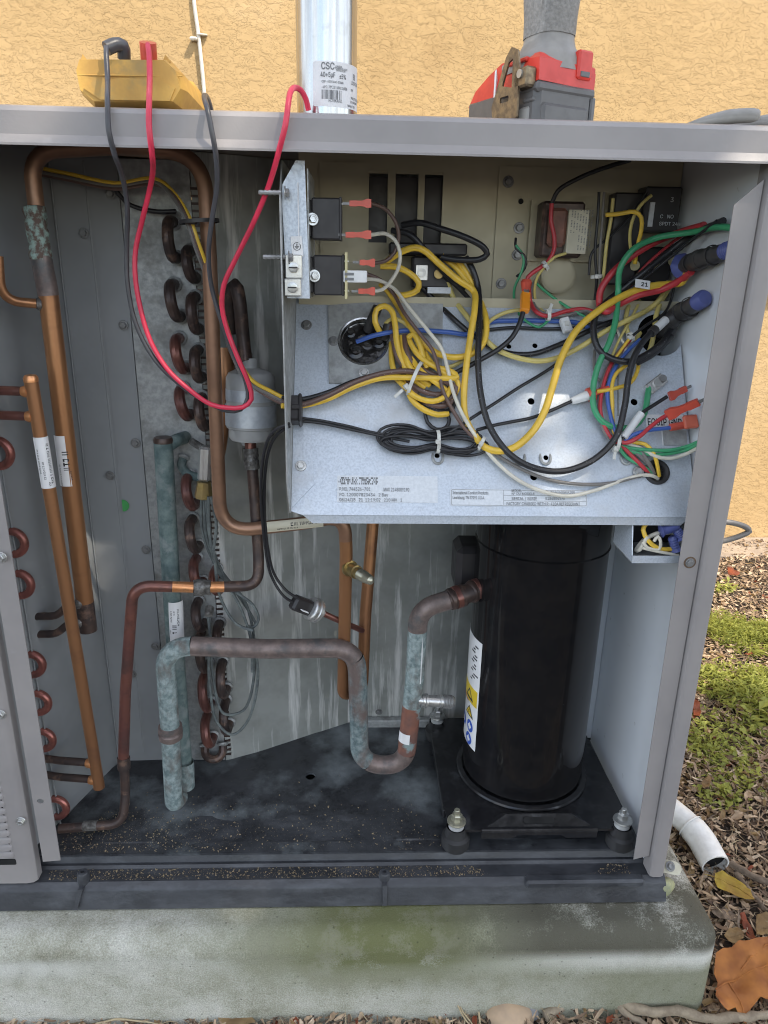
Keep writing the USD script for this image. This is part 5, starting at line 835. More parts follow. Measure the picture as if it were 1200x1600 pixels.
 ('thick black wire rising from behind the arching yellow wire', [(690, 428, .012), (715, 448, .014), (735, 470, .012), (748, 495, .01), (760, 520, .008)], 4.2, 'wire_black'),
]
for l, p, r, m in WL: wire(l, p, r, m)
# the tied coil of yellow, brown and black wire
for l, p, r, m in [
 ('yellow loop of the tied coil standing tall over the capacitor', [(594, 520, .012), (586, 503, .022), (588, 484, .026), (601, 478, .028), (612, 486, .028), (617, 505, .026), (620, 535, .022), (628, 565, .018), (645, 590, .014), (665, 606, .012)], 5.4, 'wire_yellow'),
 ('yellow wire of the cable through the bushing, ending in the tied coil', [(440, 634, .02), (470, 634, .012), (510, 624, .014), (550, 605, .018), (595, 591, .022), (640, 590, .026), (690, 591, .028), (714, 589, .028), (706, 581, .026), (680, 573, .024), (655, 556, .02), (642, 537, .018), (638, 526, .016)], 5.2, 'wire_yellow'),
 ('yellow inner loop of the tied coil', [(638, 528, .02), (646, 522, .024), (655, 535, .024), (662, 560, .02), (668, 575, .018)], 5.4, 'wire_yellow'),
 ('yellow bottom loop of the tied coil', [(618, 590, .014), (632, 604, .018), (650, 620, .022), (676, 627, .022), (698, 618, .022), (706, 603, .02)], 5.2, 'wire_yellow'),
 ('yellow lowest loop of the tied coil', [(636, 605, .012), (644, 625, .016), (662, 640, .018), (684, 648, .016), (700, 646, .012)], 5.4, 'wire_yellow'),
 ('yellow left strand of the tied coil', [(612, 535, .008), (612, 560, .01), (616, 580, .012), (632, 600, .012)], 5.2, 'wire_yellow'),
 ('brown wire of the cable through the bushing, ending in the tied coil', [(440, 628, .02), (470, 632, .016), (510, 619, .018), (555, 597, .022), (600, 583, .026), (640, 580, .028), (675, 590, .026), (700, 598, .022), (712, 606, .02), (706, 620, .016), (690, 630, .014)], 5.0, 'wire_brown_printed'),
 ('brown left loop of the tied coil', [(610, 504, .014), (614, 530, .018), (622, 560, .018), (638, 578, .016), (660, 590, .012)], 4.8, 'wire_brown_printed'),
 ('brown inner loop of the tied coil', [(632, 524, .014), (634, 545, .02), (644, 566, .02), (665, 580, .018), (690, 590, .014)], 5.0, 'wire_brown'),
 ('brown bottom loop of the tied coil', [(640, 602, .01), (655, 622, .014), (680, 634, .016), (700, 632, .014), (712, 615, .012)], 5.0, 'wire_brown_printed'),
 ('black wire of the cable through the bushing, ending in the tied coil', [(440, 622, .016), (470, 624, .01), (510, 614, .012), (550, 597, .014), (590, 585, .016), (625, 580, .016), (660, 578, .012)], 4.6, 'wire_black_printed'),
 ('black bottom loop of the tied coil', [(634, 602, .008), (648, 626, .012), (672, 641, .014), (700, 643, .012), (710, 630, .01), (702, 612, .008)], 4.8, 'wire_black_printed'),
 ('yellow strand between the two inner loops of the tied coil', [(626, 526, .012), (631, 550, .018), (640, 572, .022), (655, 590, .02), (672, 602, .014)], 5.2, 'wire_yellow'),
 ('yellow strand crossing the middle of the tied coil', [(642, 560, .018), (660, 582, .026), (684, 600, .024), (700, 612, .018)], 5.0, 'wire_yellow'),
 ('yellow outer right strand of the tied coil', [(660, 545, .012), (675, 568, .02), (692, 582, .024), (712, 592, .022), (716, 604, .018), (704, 624, .014)], 5.0, 'wire_yellow'),
 ('brown strand under the yellow loops of the tied coil', [(626, 575, .008), (640, 598, .012), (662, 612, .014), (688, 616, .014), (706, 604, .012)], 4.8, 'wire_brown_printed'),
 ('black ring of wire hanging under the tied coil', [(664, 645, .01), (668, 660, .008), (682, 671, .008), (697, 668, .008), (702, 655, .008), (694, 642, .01), (680, 638, .01)], 3.6, 'wire_black')]: wire(l, p, r, m, group=None)
# the tied figure-eight bundle of thin black lead
ctr = (675, 689); pts = []
for i in range(7):
    a, b = 76 + 7 * math.sin(i * 2.1), 23 + 8 * math.sin(i * 1.7 + 1); oy = 4 * math.sin(i * 1.3)
    for k in np.linspace(0, 2 * np.pi, 16, endpoint=False):
        x = math.cos(k) * a; y = math.sin(k) * b * (.35 + .65 * abs(math.cos(k)) ** .7) - 3 * math.cos(k)
        pts.append((ctr[0] + x + (6 if i % 2 else -4), ctr[1] + y + oy + x * .08, .007 + .003 * math.sin(k * 2 + i) + .0012 * i))
wire('thin black lead coiled up and tied in the middle of the plate', [(470, 653, .008), (500, 657, .008), (545, 666, .008), (590, 677, .008)] + pts, 2.6, 'wire_black', 'coiled_lead')
wire('thin black lead running from the bushing beside the coiled lead', [(470, 658, .01), (500, 661, .01), (548, 671, .01), (600, 682, .01), (640, 690, .012)], 2.7, 'wire_black', 'coiled_lead')
def ziptie(label, px, py, axis_px, r, o=.01, tail=None, world=None):
    g = (lambda x, y: pl(x, y, o)) if world is None else (lambda x, y: P(x, y, world))
    c = g(px, py); ax = g(*axis_px) - c; t = T('cable_tie', label, 'cable tie'); mat = 'tie_white' if world is None else 'relay_black'
    t.part('band', tie(c, ax, r), mat); u, v, n = frame(ax); h = c + (CAM - c) / np.linalg.norm(CAM - c) * (r + .0015)
    if tail: e = g(*tail); h2 = c * .35 + e * .65 + (CAM - c) / np.linalg.norm(CAM - c) * r * .5; t.part('head', obox(h2, *frame(e - c, FRONT), .006, .005, .006, .0008), mat); t.part('tail', obox(e + (e - c) * .25 + (CAM - c) / np.linalg.norm(CAM - c) * r * .4, *frame(e - c, FRONT), .0035, .0012, .013), mat)
    else: t.part('head', obox(h, u, v, n, .006, .0045, .005, .0008), mat)
    t.done()
for a in [('white tie round the yellow coil with a clipped tail', 648, 592, (690, 610), .020, .018, (628, 610)), ('white tie round the coiled black lead', 684, 690, (720, 690), .0125, .010), ('small white tie where the yellow, brown and white wires meet', 752, 693, (775, 705), .0075, .012), ('white tie gathering the lower right harness', 963, 692, (980, 694), .010, .012, (961, 706)),
          ('white tie on the red wire under the transformer', 852, 415, (842, 422), .005, .028), ('white tie with a long tail right of the fuse holder', 856, 492, (875, 490), .006, .014, (859, 484)), ('white tie at the top left of the big hole', 985, 527, (1000, 520), .005, .014), ('white tie on the pale wire below the black relay block', 932, 432, (932, 450), .006, .014)]: ziptie(*a)
# bushing in the cheek, splice connector, fuse holder, taped splices, terminals
bs = T('wire_bushing', 'black plastic wire bushing in the left edge of the control panel', 'bushing'); q = pl(461, 641, .022)
bs.part('body', obox(q, *FRP, .0125, .030, .02, .002), 'relay_black'); bs.part('collar', obox(q + A([.006, 0, 0]), *FRP, .004, .034, .024, .002), 'relay_black'); bs.part('bridge', obox(q + A([.001, 0, 0]) + PLN * .0105, *FRP, .010, .006, .003, .001), 'relay_black'); bs.done()
sp = T('splice_connector', 'clear white and red splice connector on the thin black lead', 'connector'); a, b = pl(893, 627, .01), pl(918, 618, .012); d = b - a
sp.part('sleeve', sweep(np.linspace(a, b, 5), [.004, .0048, .0052, .0058, .006], 12), 'connector_white'); sp.part('collar', rod(b, b + d * .42, .0085, 14, .0085), 'terminal_red'); sp.part('tail', rod(b + d * .42, b + d * 1.35, .0038, 12, .003), 'terminal_red'); sp.done()
fh = T('fuse_holder', 'orange blade fuse holder standing under the transformer', 'fuse holder'); a, b = pl(821, 455, .03), pl(820, 490, .03)
fh.part('body', obox((a + b) / 2, *frame(b - a, FRONT), .0105, .009, .027, .0012), 'fuse_orange'); fh.part('red_boot', sweep(np.linspace(pl(823, 436, .03), a, 5), [.005, .007, .0065, .0055, .0045], 12), 'terminal_red'); fh.part('metal_leaf', obox(a + (b - a) * .1, *frame(b - a, FRONT), .006, .010, .004), 'zinc'); fh.done()
wb = T('wire_connector', 'small white connector where the harness meets the blue wire', 'connector'); q = pl(884, 508, .01); wb.part('body', obox(q, A(X1) * .96 + PLU * .28, PLU * .96 - A(X1) * .28, PLN, .011, .018, .008, .001), 'connector_white'); wb.part('latch', obox(q + PLN * .005, *FRP, .005, .006, .002, .0005), 'tie_white'); wb.done()
def splice(label, pts, r, o, nut):
    t = T('taped_splice', label, 'wire splice'); q = spline([pl(x, y, k) for x, y, k in pts], .003); n = len(q)
    t.part('tape', noisy(sweep(q, np.interp(np.linspace(0, 1, n), [0, .1, .45, .8, 1], [r * .8, r, r * 1.1, r * .95, r * .8]), 16), .0022, 110, 3), 'tape_black', smooth=50)
    for i in range(3):
        k = int(n * (.25 + .25 * i)); t.part('tape_edge', tie(q[k], q[min(k + 2, n - 1)] - q[k - 2], r * 1.04, .003, .0009), 'tape_black')
    d = q[-1] - q[-4]; d /= np.linalg.norm(d); e = q[-1] - d * .003
    ridged = [(r * .9, 0)] + [(r * (.95 if i % 2 else .85), .002 + i * .0016) for i in range(8)] + [(r * .7, .017), (0, .018)]
    t.part('wire_nut', lathe(ridged, e, d, 18), 'nut_blue', label='blue wire nut'); 
    if nut: t.part('nut_skirt', noisy(lathe([(r * .6, -.004), (r * 1.5, -.003), (r * 1.1, .004), (r * .7, .006)], q[0], q[3] - q[0], 14), .003, 150, 5), 'nut_blue')
    t.done()
splice('upper taped wire splice ending in a blue nut by the right post', [(1068, 416, .034), (1085, 409, .03), (1104, 402, .024), (1120, 397, .016), (1134, 392, .010)], .0098, .03, True)
splice('lower taped wire splice standing out of the big hole', [(1033, 522, -.012), (1044, 504, .012), (1060, 491, .02), (1078, 480, .024), (1092, 471, .022)], .0105, .03, False)
wt = T('white_sleeve', 'white end band on the long black wire at the big hole', 'sleeve'); q = np.linspace(pl(1019, 519, .034), pl(1040, 500, .03), 5); wt.part('band', sweep(q, .0052, 12), 'connector_white'); wt.part('tape_end', sweep(np.linspace(q[0] * 1.3 - q[1] * .3, q[1], 4), .0057, 12), 'tape_black'); wt.done()
cs = one('white_sleeve', 'white sleeve on the black wire above the harness tie', 'sleeve', sweep(np.linspace(pl(974, 684, .018), pl(1002, 646, .02), 6), .0047, 12), 'connector_white')
lt = T('wire_tag', 'white paper flag on the yellow wire by the upper splice', 'tag'); q = pl(1004, 444, .044); u = A(X1) * .98 - PLU * .15; lt.part('flag', obox(q, u, np.cross(PLN, u), PLN, .018, .011, .0012, .0004), 'label_white'); lt.part('print', text('21', .005, q + PLN * .0008 - u * .003 - PLU * .003, u, np.cross(PLN, u), PLN, .0002, True), 'print_black', smooth=False); lt.done()
spade(1046, 620, 1072, 607, .02, 'red terminal on the black wire with the white sleeve', h=.011, surf=True); spade(1042, 649, 1092, 628, .02, 'round red terminal on the red harness wire', h=.014, surf=True)
ft = T('flag_terminal', 'square red flag terminal on the blue harness wire', 'terminal'); ft.part('flag', obox(pl(1079, 659, .02), A(X1) * .99 + PLU * .1, PLU * .99 - A(X1) * .1, PLN, .0165, .016, .006, .0015), 'terminal_orange'); ft.part('barrel', sweep(np.linspace(pl(1047, 668, .018), pl(1069, 664, .02), 4), .0045, 10), 'terminal_red'); ft.done()
# cable running inside from the left to the bushing, tied to the riser
for i, (m, l, off) in enumerate((('wire_yellow', 'yellow strand of the inner cable tied to the copper riser', (0, 0)), ('wire_grey', 'grey strand of the inner cable tied to the copper riser', (-7, 5)), ('wire_brown', 'brown strand of the inner cable tied to the copper riser', (-3, 9)))):
    ww(l, [(60 + off[0], 262 + off[1], .20), (110 + off[0], 272 + off[1], .19), (180, 286 + off[1], .18), (240, 279 + off[1], .16), (272 + off[0], 302, .13), (296 + off[0], 340, .112), (312 + off[0], 385, .112), (332 + off[0], 440, .13), (352 + off[0], 500, .14), (368 + off[0], 550, .14), (392 + off[0], 592 + off[1] * .5, .12), (425, 612 + off[1] * 1.2, .10), (452, 626 + off[1], .09)], 3.6, m)
ziptie('black tie fixing the inner cable to the copper riser', 311, 346, (316, 385), .021, tail=(298, 346), world=.115)
ww('dark wire slanting behind the left end of the inner cable', [(175, 290, .19), (200, 318, .2), (240, 330, .2), (275, 330, .2)], 4, 'wire_black')
# small wire pocket under the control panel at the right
wp = T('wire_pocket', 'small galvanised pocket under the control panel holding spare wire ends', 'bracket'); z0 = P(990, 878, .02)[2]; z1 = .668; xa, xb = P(988, 870, .02)[0], .393
wp.part('floor', sheet(sg.Polygon([(xa, .02), (xb, .02), (xb, .085), (xa, .085)]), (0, 0, z0), X1, Y1, Z1, .0012), 'galvanised_dull'); wp.part('front_lip', box((xa, .0188, z0 - .001), (xb, .02, z0 + .008)), 'galvanised'); wp.part('cheek', sheet(sg.Polygon([(.02, z0), (.085, z0), (.085, z1), (.035, z1)]), (xa, 0, 0), Y1, Z1, (-1, 0, 0), .0012), 'galvanised'); wp.part('back', box((xa, .085, z0), (xb, .0862, z1)), 'relay_black'); wp.done()
for l, p, r, m in [('yellow wire end curled in the small pocket', [(1052, 858, .035), (1030, 857, .03), (1013, 845, .03), (1005, 828, .035), (1010, 818, .04), (1030, 812, .05)], 4.2, 'wire_yellow'), ('white wire end looped in the small pocket', [(1060, 832, .05), (1025, 834, .04), (1005, 845, .04), (994, 860, .045), (1000, 858, .035), (1012, 838, .03)], 4, 'wire_white'), ('white wire ring in the small pocket', [(1022, 846, .026), (1028, 838, .026), (1032, 846, .026), (1030, 858, .028), (1012, 856, .028), (1004, 846, .03)], 3, 'wire_white'), ('white wire along the floor of the small pocket', [(1004, 856, .03), (1030, 862, .028), (1060, 868, .028)], 3, 'wire_white')]: ww(l, p, r, m)
for i, (a, b, l) in enumerate((((1060, 822), (1033, 830), 'upper blue wire nut in the small pocket'), ((1050, 838), (1057, 860), 'lower blue wire nut in the small pocket'), ((1056, 826), (1066, 840), 'blue wire nut against the post in the small pocket'))):
    q, e = P(*a, .035), P(*b, .033); t = T('wire_nut', l, 'wire nut'); L = np.linalg.norm(e - q); t.part('body', lathe([(.0, 0), (.004, 0)] + [(.0052 + (.0005 if k % 2 else 0), .002 + k * L / 12) for k in range(10)] + [(.007, L * .95), (.005, L), (0, L * .98)], q, e - q, 14), 'nut_blue'); t.part('skirt', lathe([(.0062, L * .9), (.0078, L), (.0062, L)], q, e - q, 14), 'nut_blue'); t.done()
# ------------------------------------------------------------------ meter with its two test leads, loose capacitor, drill, pliers on the lid
mt = T('multimeter', 'yellow multimeter lying on the lid with its jack end towards the viewer', 'multimeter')
def mx(px, py, y): return P(px, py, y)
zt = LT + .0005
def sec(y, pts): return [np.r_[P(px, py, .05)[0] * 1.0, y, P(px, py, .05)[2]] for px, py in pts]
f0 = [(150, 160), (128, 142), (122, 112), (127, 95), (258, 96), (276, 112), (284, 140), (272, 160)]
f1 = [(144, 166), (124, 146), (119, 110), (124, 88), (262, 89), (283, 112), (290, 140), (280, 166)]
s0, s1, s2 = sec(.045, f0), sec(.060, f1), sec(.235, [(x, y + (14 if y < 100 else 4)) for x, y in f1])
for s in (s0, s1, s2):
    for p in s: p[2] = max(p[2], zt)
mt.part('holster', hull(s0 + s1 + s2), 'meter_yellow', smooth=20)
q = sec(.0445, [(160, 158), (134, 140), (150, 128), (200, 124), (258, 130), (276, 140), (268, 160)])
for p in q: p[2] = max(p[2], zt)
e0 = P(126, 88, .06); 
for a, b in ((129, 84), (258, 85)): mt.part('holster_ear', hull([P(a - 8, 110, .05), P(a + 9, 96, .05), P(a, b, .052), P(a - 8, 110, .075), P(a + 9, 96, .075), P(a, b, .072)]), 'meter_yellow')
mt.part('end_recess', noisy(hull([p + A([0, -.001, 0]) for p in q] + [p + A([0, .004, 0]) for p in q]), .0003, 90), 'meter_yellow', label='dished end of the holster')
fz = P(190, 87, .09)[2]
mt.part('meter_body', box((P(135, 95, .06)[0], .07, zt + .01), (P(255, 95, .06)[0], .23, P(190, 90, .06)[2]), .004), 'tool_dark'); mt.part('side_grip', hull([P(284, 122, .09), P(302, 128, .12), P(313, 143, .13), P(313, 164, .13), P(290, 164, .09), P(282, 150, .08)] + [P(284, 122, .09) + A([.003, .11, -.004]), P(290, 164, .09) + A([.01, .11, 0])]), 'meter_yellow'); mt.part('seam', sweep([P(121, 117, .0455), P(200, 118, .0435), P(285, 119, .047)], .0007, 6), 'meter_yellow'); mt.done()
def lead(nm, label, c, plug, pts, rpx):
    t = T(nm, label, 'test lead'); q = spline([P(*p) for p in pts], .006); t.part('cable', sweep(q, rpx * .00047, 12), c, smooth=60); a, b, k = plug
    t.part('plug', J(sweep(spline([P(*p) for p in a], .003), b, 12)), k); t.done()
lead('test_lead_black', 'black test lead hanging from the meter into the cabinet and back over the lid', 'lead_black', ([(166, 76, .04), (180, 70, .045), (192, 72, .05), (194, 92, .055)], .0062, 'lead_black'),
     [(166, 74, .036), (166, 85, .03), (168, 120, .022), (168, 160, -.014), (170, 205, -.021), (178, 238, -.016), (191, 275, .02), (199, 325, .05), (198, 390, .06), (199, 440, .06), (212, 505, .06), (242, 562, .06), (285, 604, .06), (325, 629, .06), (355, 642, .06), (376, 640, .06), (387, 622, .06), (382, 590, .06), (366, 555, .06), (347, 505, .06), (330, 445, .06), (326, 395, .05), (331, 345, .03), (339, 290, .005), (337, 240, -.018), (330, 200, -.022), (324, 170, -.02), (320, 156, -.004), (319, 150, .012), (322, 150, .03), (326, 158, .05), (330, 172, .07)], 5.2)
lead('test_lead_red', 'red test lead hanging from the meter into the cabinet and up to the loose capacitor', 'lead_red', ([(231, 66, .047), (232, 80, .05), (233, 94, .055)], .0078, 'terminal_red'),
     [(231, 70, .042), (233, 85, .034), (234, 120, .024), (233, 160, -.014), (233, 200, -.021), (237, 235, -.018), (239, 265, .01), (233, 300, .04), (222, 345, .055), (212, 390, .06), (211, 425, .06), (217, 470, .06), (234, 530, .06), (262, 577, .056), (295, 608, .054), (330, 632, .054), (355, 637, .054), (380, 636, .054), (393, 624, .054), (389, 600, .054), (372, 560, .052), (355, 515, .052), (347, 480, .05), (350, 445, .046), (368, 405, .04), (395, 350, .028), (420, 290, .008), (436, 235, -.016), (446, 195, -.021), (450, 165, -.018), (453, 146, -.008), (461, 137, .012), (470, 141, .02), (478, 155, .026), (482, 172, .03)], 5.6)
lc = T('loose_capacitor', 'tall silver round capacitor with a white printed label standing on the lid', 'capacitor'); q = P(511, 170, .062); cr = 48.5 * mpp(P(511, 100, .062 - .02)); q[2] = LT
lc.part('can', lathe([(0, 0), (cr - .002, 0), (cr, .002), (cr, .142), (cr + .0012, .144), (cr, .147), (cr - .003, .147), (cr - .0035, .145), (0, .145)], q, Z1, 64), 'can_aluminium'); lc.part('terminal', J(*[box(q + A([x, y - .003, .145]), q + A([x + .0012, y + .003, .156])) for x, y in ((-.012, 0), (.010, -.008), (.008, .010))]), 'zinc')
# label wraps the can; 0 degrees faces the viewer
def can_pt(ang, zz, r): a = np.radians(-90 + ang); return np.stack([q[0] + r * np.cos(a), q[1] + r * np.sin(a), q[2] + zz], -1)
def can_shape(poly, r):      # poly in metres: x round the can from its front, y up
    v, fc = strips(poly, .0035, .0001); return can_pt(np.degrees(v[:, 0] / cr), v[:, 1], r + v[:, 2]), fc
def can_text(s, x, y, h, width=None, bold=False):
    m = meshkit.text_mesh(s, h, .0001, bold); v = A(m.vertices)
    if width: v[:, 0] *= width / np.ptp(v[:, 0])
    return can_pt(np.degrees((v[:, 0] + x) / cr), v[:, 1] + y, cr + .0003 + v[:, 2]), A(m.faces)
zc = lambda py: P(511, py, .062 - cr)[2] - LT
xa = lambda px: cr * math.asin(np.clip((px - 511) / 46.5, -.999, .999))
lb = lc.part('label', can_shape(rect(xa(492), zc(166), xa(557.0) + .02, zc(95), .002), cr + .00005), 'label_white', smooth=60, label='white printed label')
pr = [can_text('CSC', xa(504), zc(108), .0056, .0125, True), can_text('LOWSIDE', xa(525), zc(104), .0016, .007), can_text('COMMERCIAL HVAC', xa(525), zc(107), .0016, .013), can_text('CAPACITOR', xa(526), zc(110), .0016, .010),
      can_text('40+5\u00b5F', xa(503), zc(120), .0040, .0140, True), can_text('\u00b15%', xa(531), zc(121), .0038, .0070, True), can_text('CBP-4505440-B1MG', xa(505), zc(129), .0020, .0215), can_text('-40\u00b0C / 70\u00b0C 50 / 60Hz 10,000h', xa(505), zc(138), .0024, .0255), can_text('HC98KA041', xa(515), zc(159), .0024, .0135)]
bars = shapely.union_all([rect(x_, zc(154.5), x_ + w_, zc(140)) for x_, w_ in zip(np.cumsum(g_.choice([.0006, .0009, .0013], 22)) + xa(503), g_.choice([.0003, .0004, .0006], 22)) if x_ < xa(545)])
lc.part('print', J(*pr, can_shape(bars, cr + .0002), can_text('RU', xa(551), zc(118), .005, .004), can_text('LISTED', xa(548), zc(126), .0028), can_text('SH', xa(548), zc(137), .002), can_text('PROTECTED', xa(548), zc(150), .0022), can_text('10,000AFC', xa(547), zc(156), .002), can_text('MADE IN', xa(543), zc(163), .002)), 'print_grey', parent=lb, smooth=False); lc.done()
dr = T('cordless_drill', 'red and grey cordless drill standing on its battery on the lid', 'drill')
nc = P(836, 184, .052); nc[2] = LT + .0005; ua = A([.90, .435, 0]); va = A([-.435, .90, 0]); ua /= np.linalg.norm(ua); va /= np.linalg.norm(va)
def D(a, b, h): return nc + ua * a + va * b + A([0, 0, h])
def dh(*ps): return hull([D(*p) for p in ps])
def dbox(a0, b0, h0, a1, b1, h1, c=.004):
    m = box((a0, b0, h0), (a1, b1, h1), c); return nc + m[0][:, :1] * ua + m[0][:, 1:2] * va + m[0][:, 2:] * A([0, 0, 1.0]), m[1]
hB = .050
dr.part('battery', dbox(0, 0, 0, .074, .125, hB - .004, .006), 'tool_dark'); dr.part('battery_rib', dbox(-.0015, .004, hB * .52, .0755, .02, hB * .60, .001), 'tool_dark'); dr.part('battery_step', dbox(-.0012, -.0018, hB * .68, .0752, .06, hB - .006, .003), 'tool_dark')
dr.part('battery_end', dbox(.006, -.004, .004, .066, .004, hB * .5, .003), 'tool_dark'); dr.part('battery_foot', dbox(-.002, .01, 0, .004, .026, hB * .45, .002), 'tool_grey'); dr.part('battery_catch', dbox(.07, -.001, .006, .0765, .012, hB * .72, .0015), 'tool_dark')
dr.part('foot_band', hull([D(a, b, h) for a, b, h in ((.001, 0, hB - .006), (.073, 0, hB - .008), (.001, .122, hB - .012), (.073, .122, hB - .012), (.006, .008, hB + .02), (.068, .008, hB + .017), (.001, .001, hB + .014), (.073, .001, hB + .012), (.006, .07, hB + .022), (.068, .07, hB + .02), (.004, .114, hB + .003), (.07, .114, hB + .003), (.005, .092, hB + .014), (.069, .092, hB + .014))]), 'tool_red', smooth=25)
dr.part('white_line', hull([D(-.0003, b, h) for b, h in ((.070, hB - .01), (.073, hB - .01), (.070, hB + .016), (.073, hB + .015))] + [D(.004, .0715, hB)]), 'label_white')
ring = lambda h, ca, cb, ra, rb_, n=24: [D(ca + ra * math.copysign(abs(math.cos(t)) ** .7, math.cos(t)), cb + rb_ * math.copysign(abs(math.sin(t)) ** .7, math.sin(t)), h) for t in np.linspace(0, 2 * np.pi, n, endpoint=False)]
def loft(rings):
    v = A(sum(rings, [])); n = len(rings[0]); k = len(rings); i, j = np.meshgrid(np.arange(k - 1), np.arange(n), indexing='ij'); f = tri(np.stack([i * n + j, i * n + (j + 1) % n, (i + 1) * n + (j + 1) % n, (i + 1) * n + j], -1).reshape(-1, 4))
    v = np.vstack([v, v[:n].mean(0), v[-n:].mean(0)]); m = np.arange(n); return v, np.vstack([f, np.stack([(m + 1) % n, m, np.full(n, k * n)], 1), np.stack([(k - 1) * n + m, (k - 1) * n + (m + 1) % n, np.full(n, k * n + 1)], 1)])
hb_ = hB + .008
dr.part('neck', loft([ring(hb_, .037, .042, .0365, .042), ring(hb_ + .011, .037, .042, .036, .041), ring(hb_ + .017, .0365, .037, .030, .033), ring(hb_ + .022, .036, .034, .0245, .027), ring(hb_ + .028, .036, .033, .022, .025), ring(hb_ + .0335, .036, .033, .0215, .0245)]), 'tool_grey', smooth=50)
dr.part('grip', loft([ring(hb_ + .0325, .036, .033, .0222, .0255), ring(hb_ + .05, .036, .033, .0225, .026), ring(hb_ + .07, .0365, .034, .024, .028), ring(hb_ + .10, .037, .036, .0235, .028), ring(hb_ + .13, .037, .038, .0225, .027), ring(hb_ + .15, .037, .038, .0225, .027)]), 'tool_grip', smooth=50)
dr.part('grip_panel', hull([D(.036 - .0235, .020, hb_ + .05), D(.036 - .0225, .012, hb_ + .11), D(.036 - .0215, .020, hb_ + .12), D(.036 - .0225, .026, hb_ + .11), D(.036 - .02, .02, hb_ + .08)]), 'tool_grey')
dr.part('housing', loft([[D(.037 + r * math.cos(t), b, hb_ + .175 + r * 1.15 * math.sin(t)) for t in np.linspace(0, 2 * np.pi, 24, endpoint=False)] for b, r in ((-.03, .018), (-.02, .03), (.05, .033), (.09, .03), (.11, .024), (.14, .018))]), 'tool_red', smooth=50); dr.part('chuck', rod(D(.037, .14, hb_ + .175), D(.037, .19, hb_ + .175), .019, 20, .012), 'tool_dark')
for a, b, h, s in ((.048, -.0015, hb_ + .004, 1), (.0735, .012, hb_ - .004, .6)): dr.part('latch', dbox(a, b - .001, h - .012 * s, a + .019 * s, b + .008, h + .014 * s, .002), 'tool_red'); dr.part('latch_recess', dbox(a + .003, b - .0018, h - .010 * s, a + .015 * s, b + .004, h - .005 * s, .0005), 'tool_dark')
dr.part('red_stripe', dbox(-.0008, .02, hb_ + .006, .01, .05, hb_ + .010, .001), 'tool_red')
# belt clip: bent metal loop outside the long side
cl = sg.Polygon([(.006, -.004), (.052, .002), (.054, .010), (.030, .055), (.022, .062), (.012, .058), (.008, .044)]).buffer(.003, quad_segs=4)
slotc = sg.Polygon([(.018, .026), (.036, .030), (.026, .050), (.019, .052)]).buffer(.001); slot2 = rect(.022, .012, .040, .018, .002)
lo = [D(-.011, 0, 0)]; cm = sheet(sa.scale(cl.difference(slotc).difference(slot2), .82, .9, origin=(.03, 0)), D(-.011, .008, .018), va, Z1, -ua, .0022); dr.part('belt_clip', cm, 'clip_metal', label='scuffed metal belt clip')
dr.part('clip_mount', dbox(-.011, .004, hB - .012, .002, .026, hB + .006, .002), 'clip_metal'); dr.part('clip_screw', lathe([(0, 0), (.004, 0), (.004, .002), (0, .002)], D(-.011, .014, hB), -ua, 16), 'zinc')
tb = D(-.0006, .094, .003); dr.part('badge', sheet(rect(0, 0, .024, .0145), D(-.0022, .106, .001), -va, Z1, -ua, .001), 'label_white', label='white badge plate')
dr.part('badge_text', J(text('M', .0095, D(-.0034, .104, .0035), -va, Z1, -ua, .0003, True)), 'tool_red', smooth=False); dr.part('badge_text', text('18', .0095, D(-.0034, .0945, .0035), -va, Z1, -ua, .0003, True), 'print_black', smooth=False)
dr.part('side_text', J(text('HD', .006, D(-.0016, .078, .010), -va, Z1, -ua, .0004, True), text('XC 5.0', .006, D(-.0016, .050, .004), -va, Z1, -ua, .0004, True)), 'tool_red', smooth=False); dr.done()
pz = LT + .001; pg = T('pliers', 'grey handled pliers lying at the right end of the lid', 'pliers')
def han(pts, rr): q = spline([np.r_[P(x, 185, y)[0], y, pz + h] for x, y, h in pts], .005); n = len(q); return sweep(q, np.interp(np.linspace(0, 1, n), np.linspace(0, 1, len(rr)), rr), 14, flat=.75)
pg.part('handle', han([(1074, .04, .004), (1100, .03, .0065), (1140, .02, .0095), (1183, .012, .010), (1187, .011, .010)], [.003, .006, .0085, .0085, .004]), 'tool_grey', smooth=60); pg.part('handle', han([(1130, .07, .006), (1165, .05, .008), (1200, .035, .009), (1240, .025, .009)], [.004, .007, .0085, .007]), 'tool_grey', smooth=60)
pg.part('jaw', hull([np.r_[P(1085, 185, .06)[0], .06 + a, pz + b] for a, b in ((0, 0), (.02, 0), (.03, .008), (0, .008))] + [np.r_[P(1040, 185, .1)[0], .1, pz], np.r_[P(1040, 185, .1)[0], .1, pz + .006]]), 'dirty_steel'); pg.done()
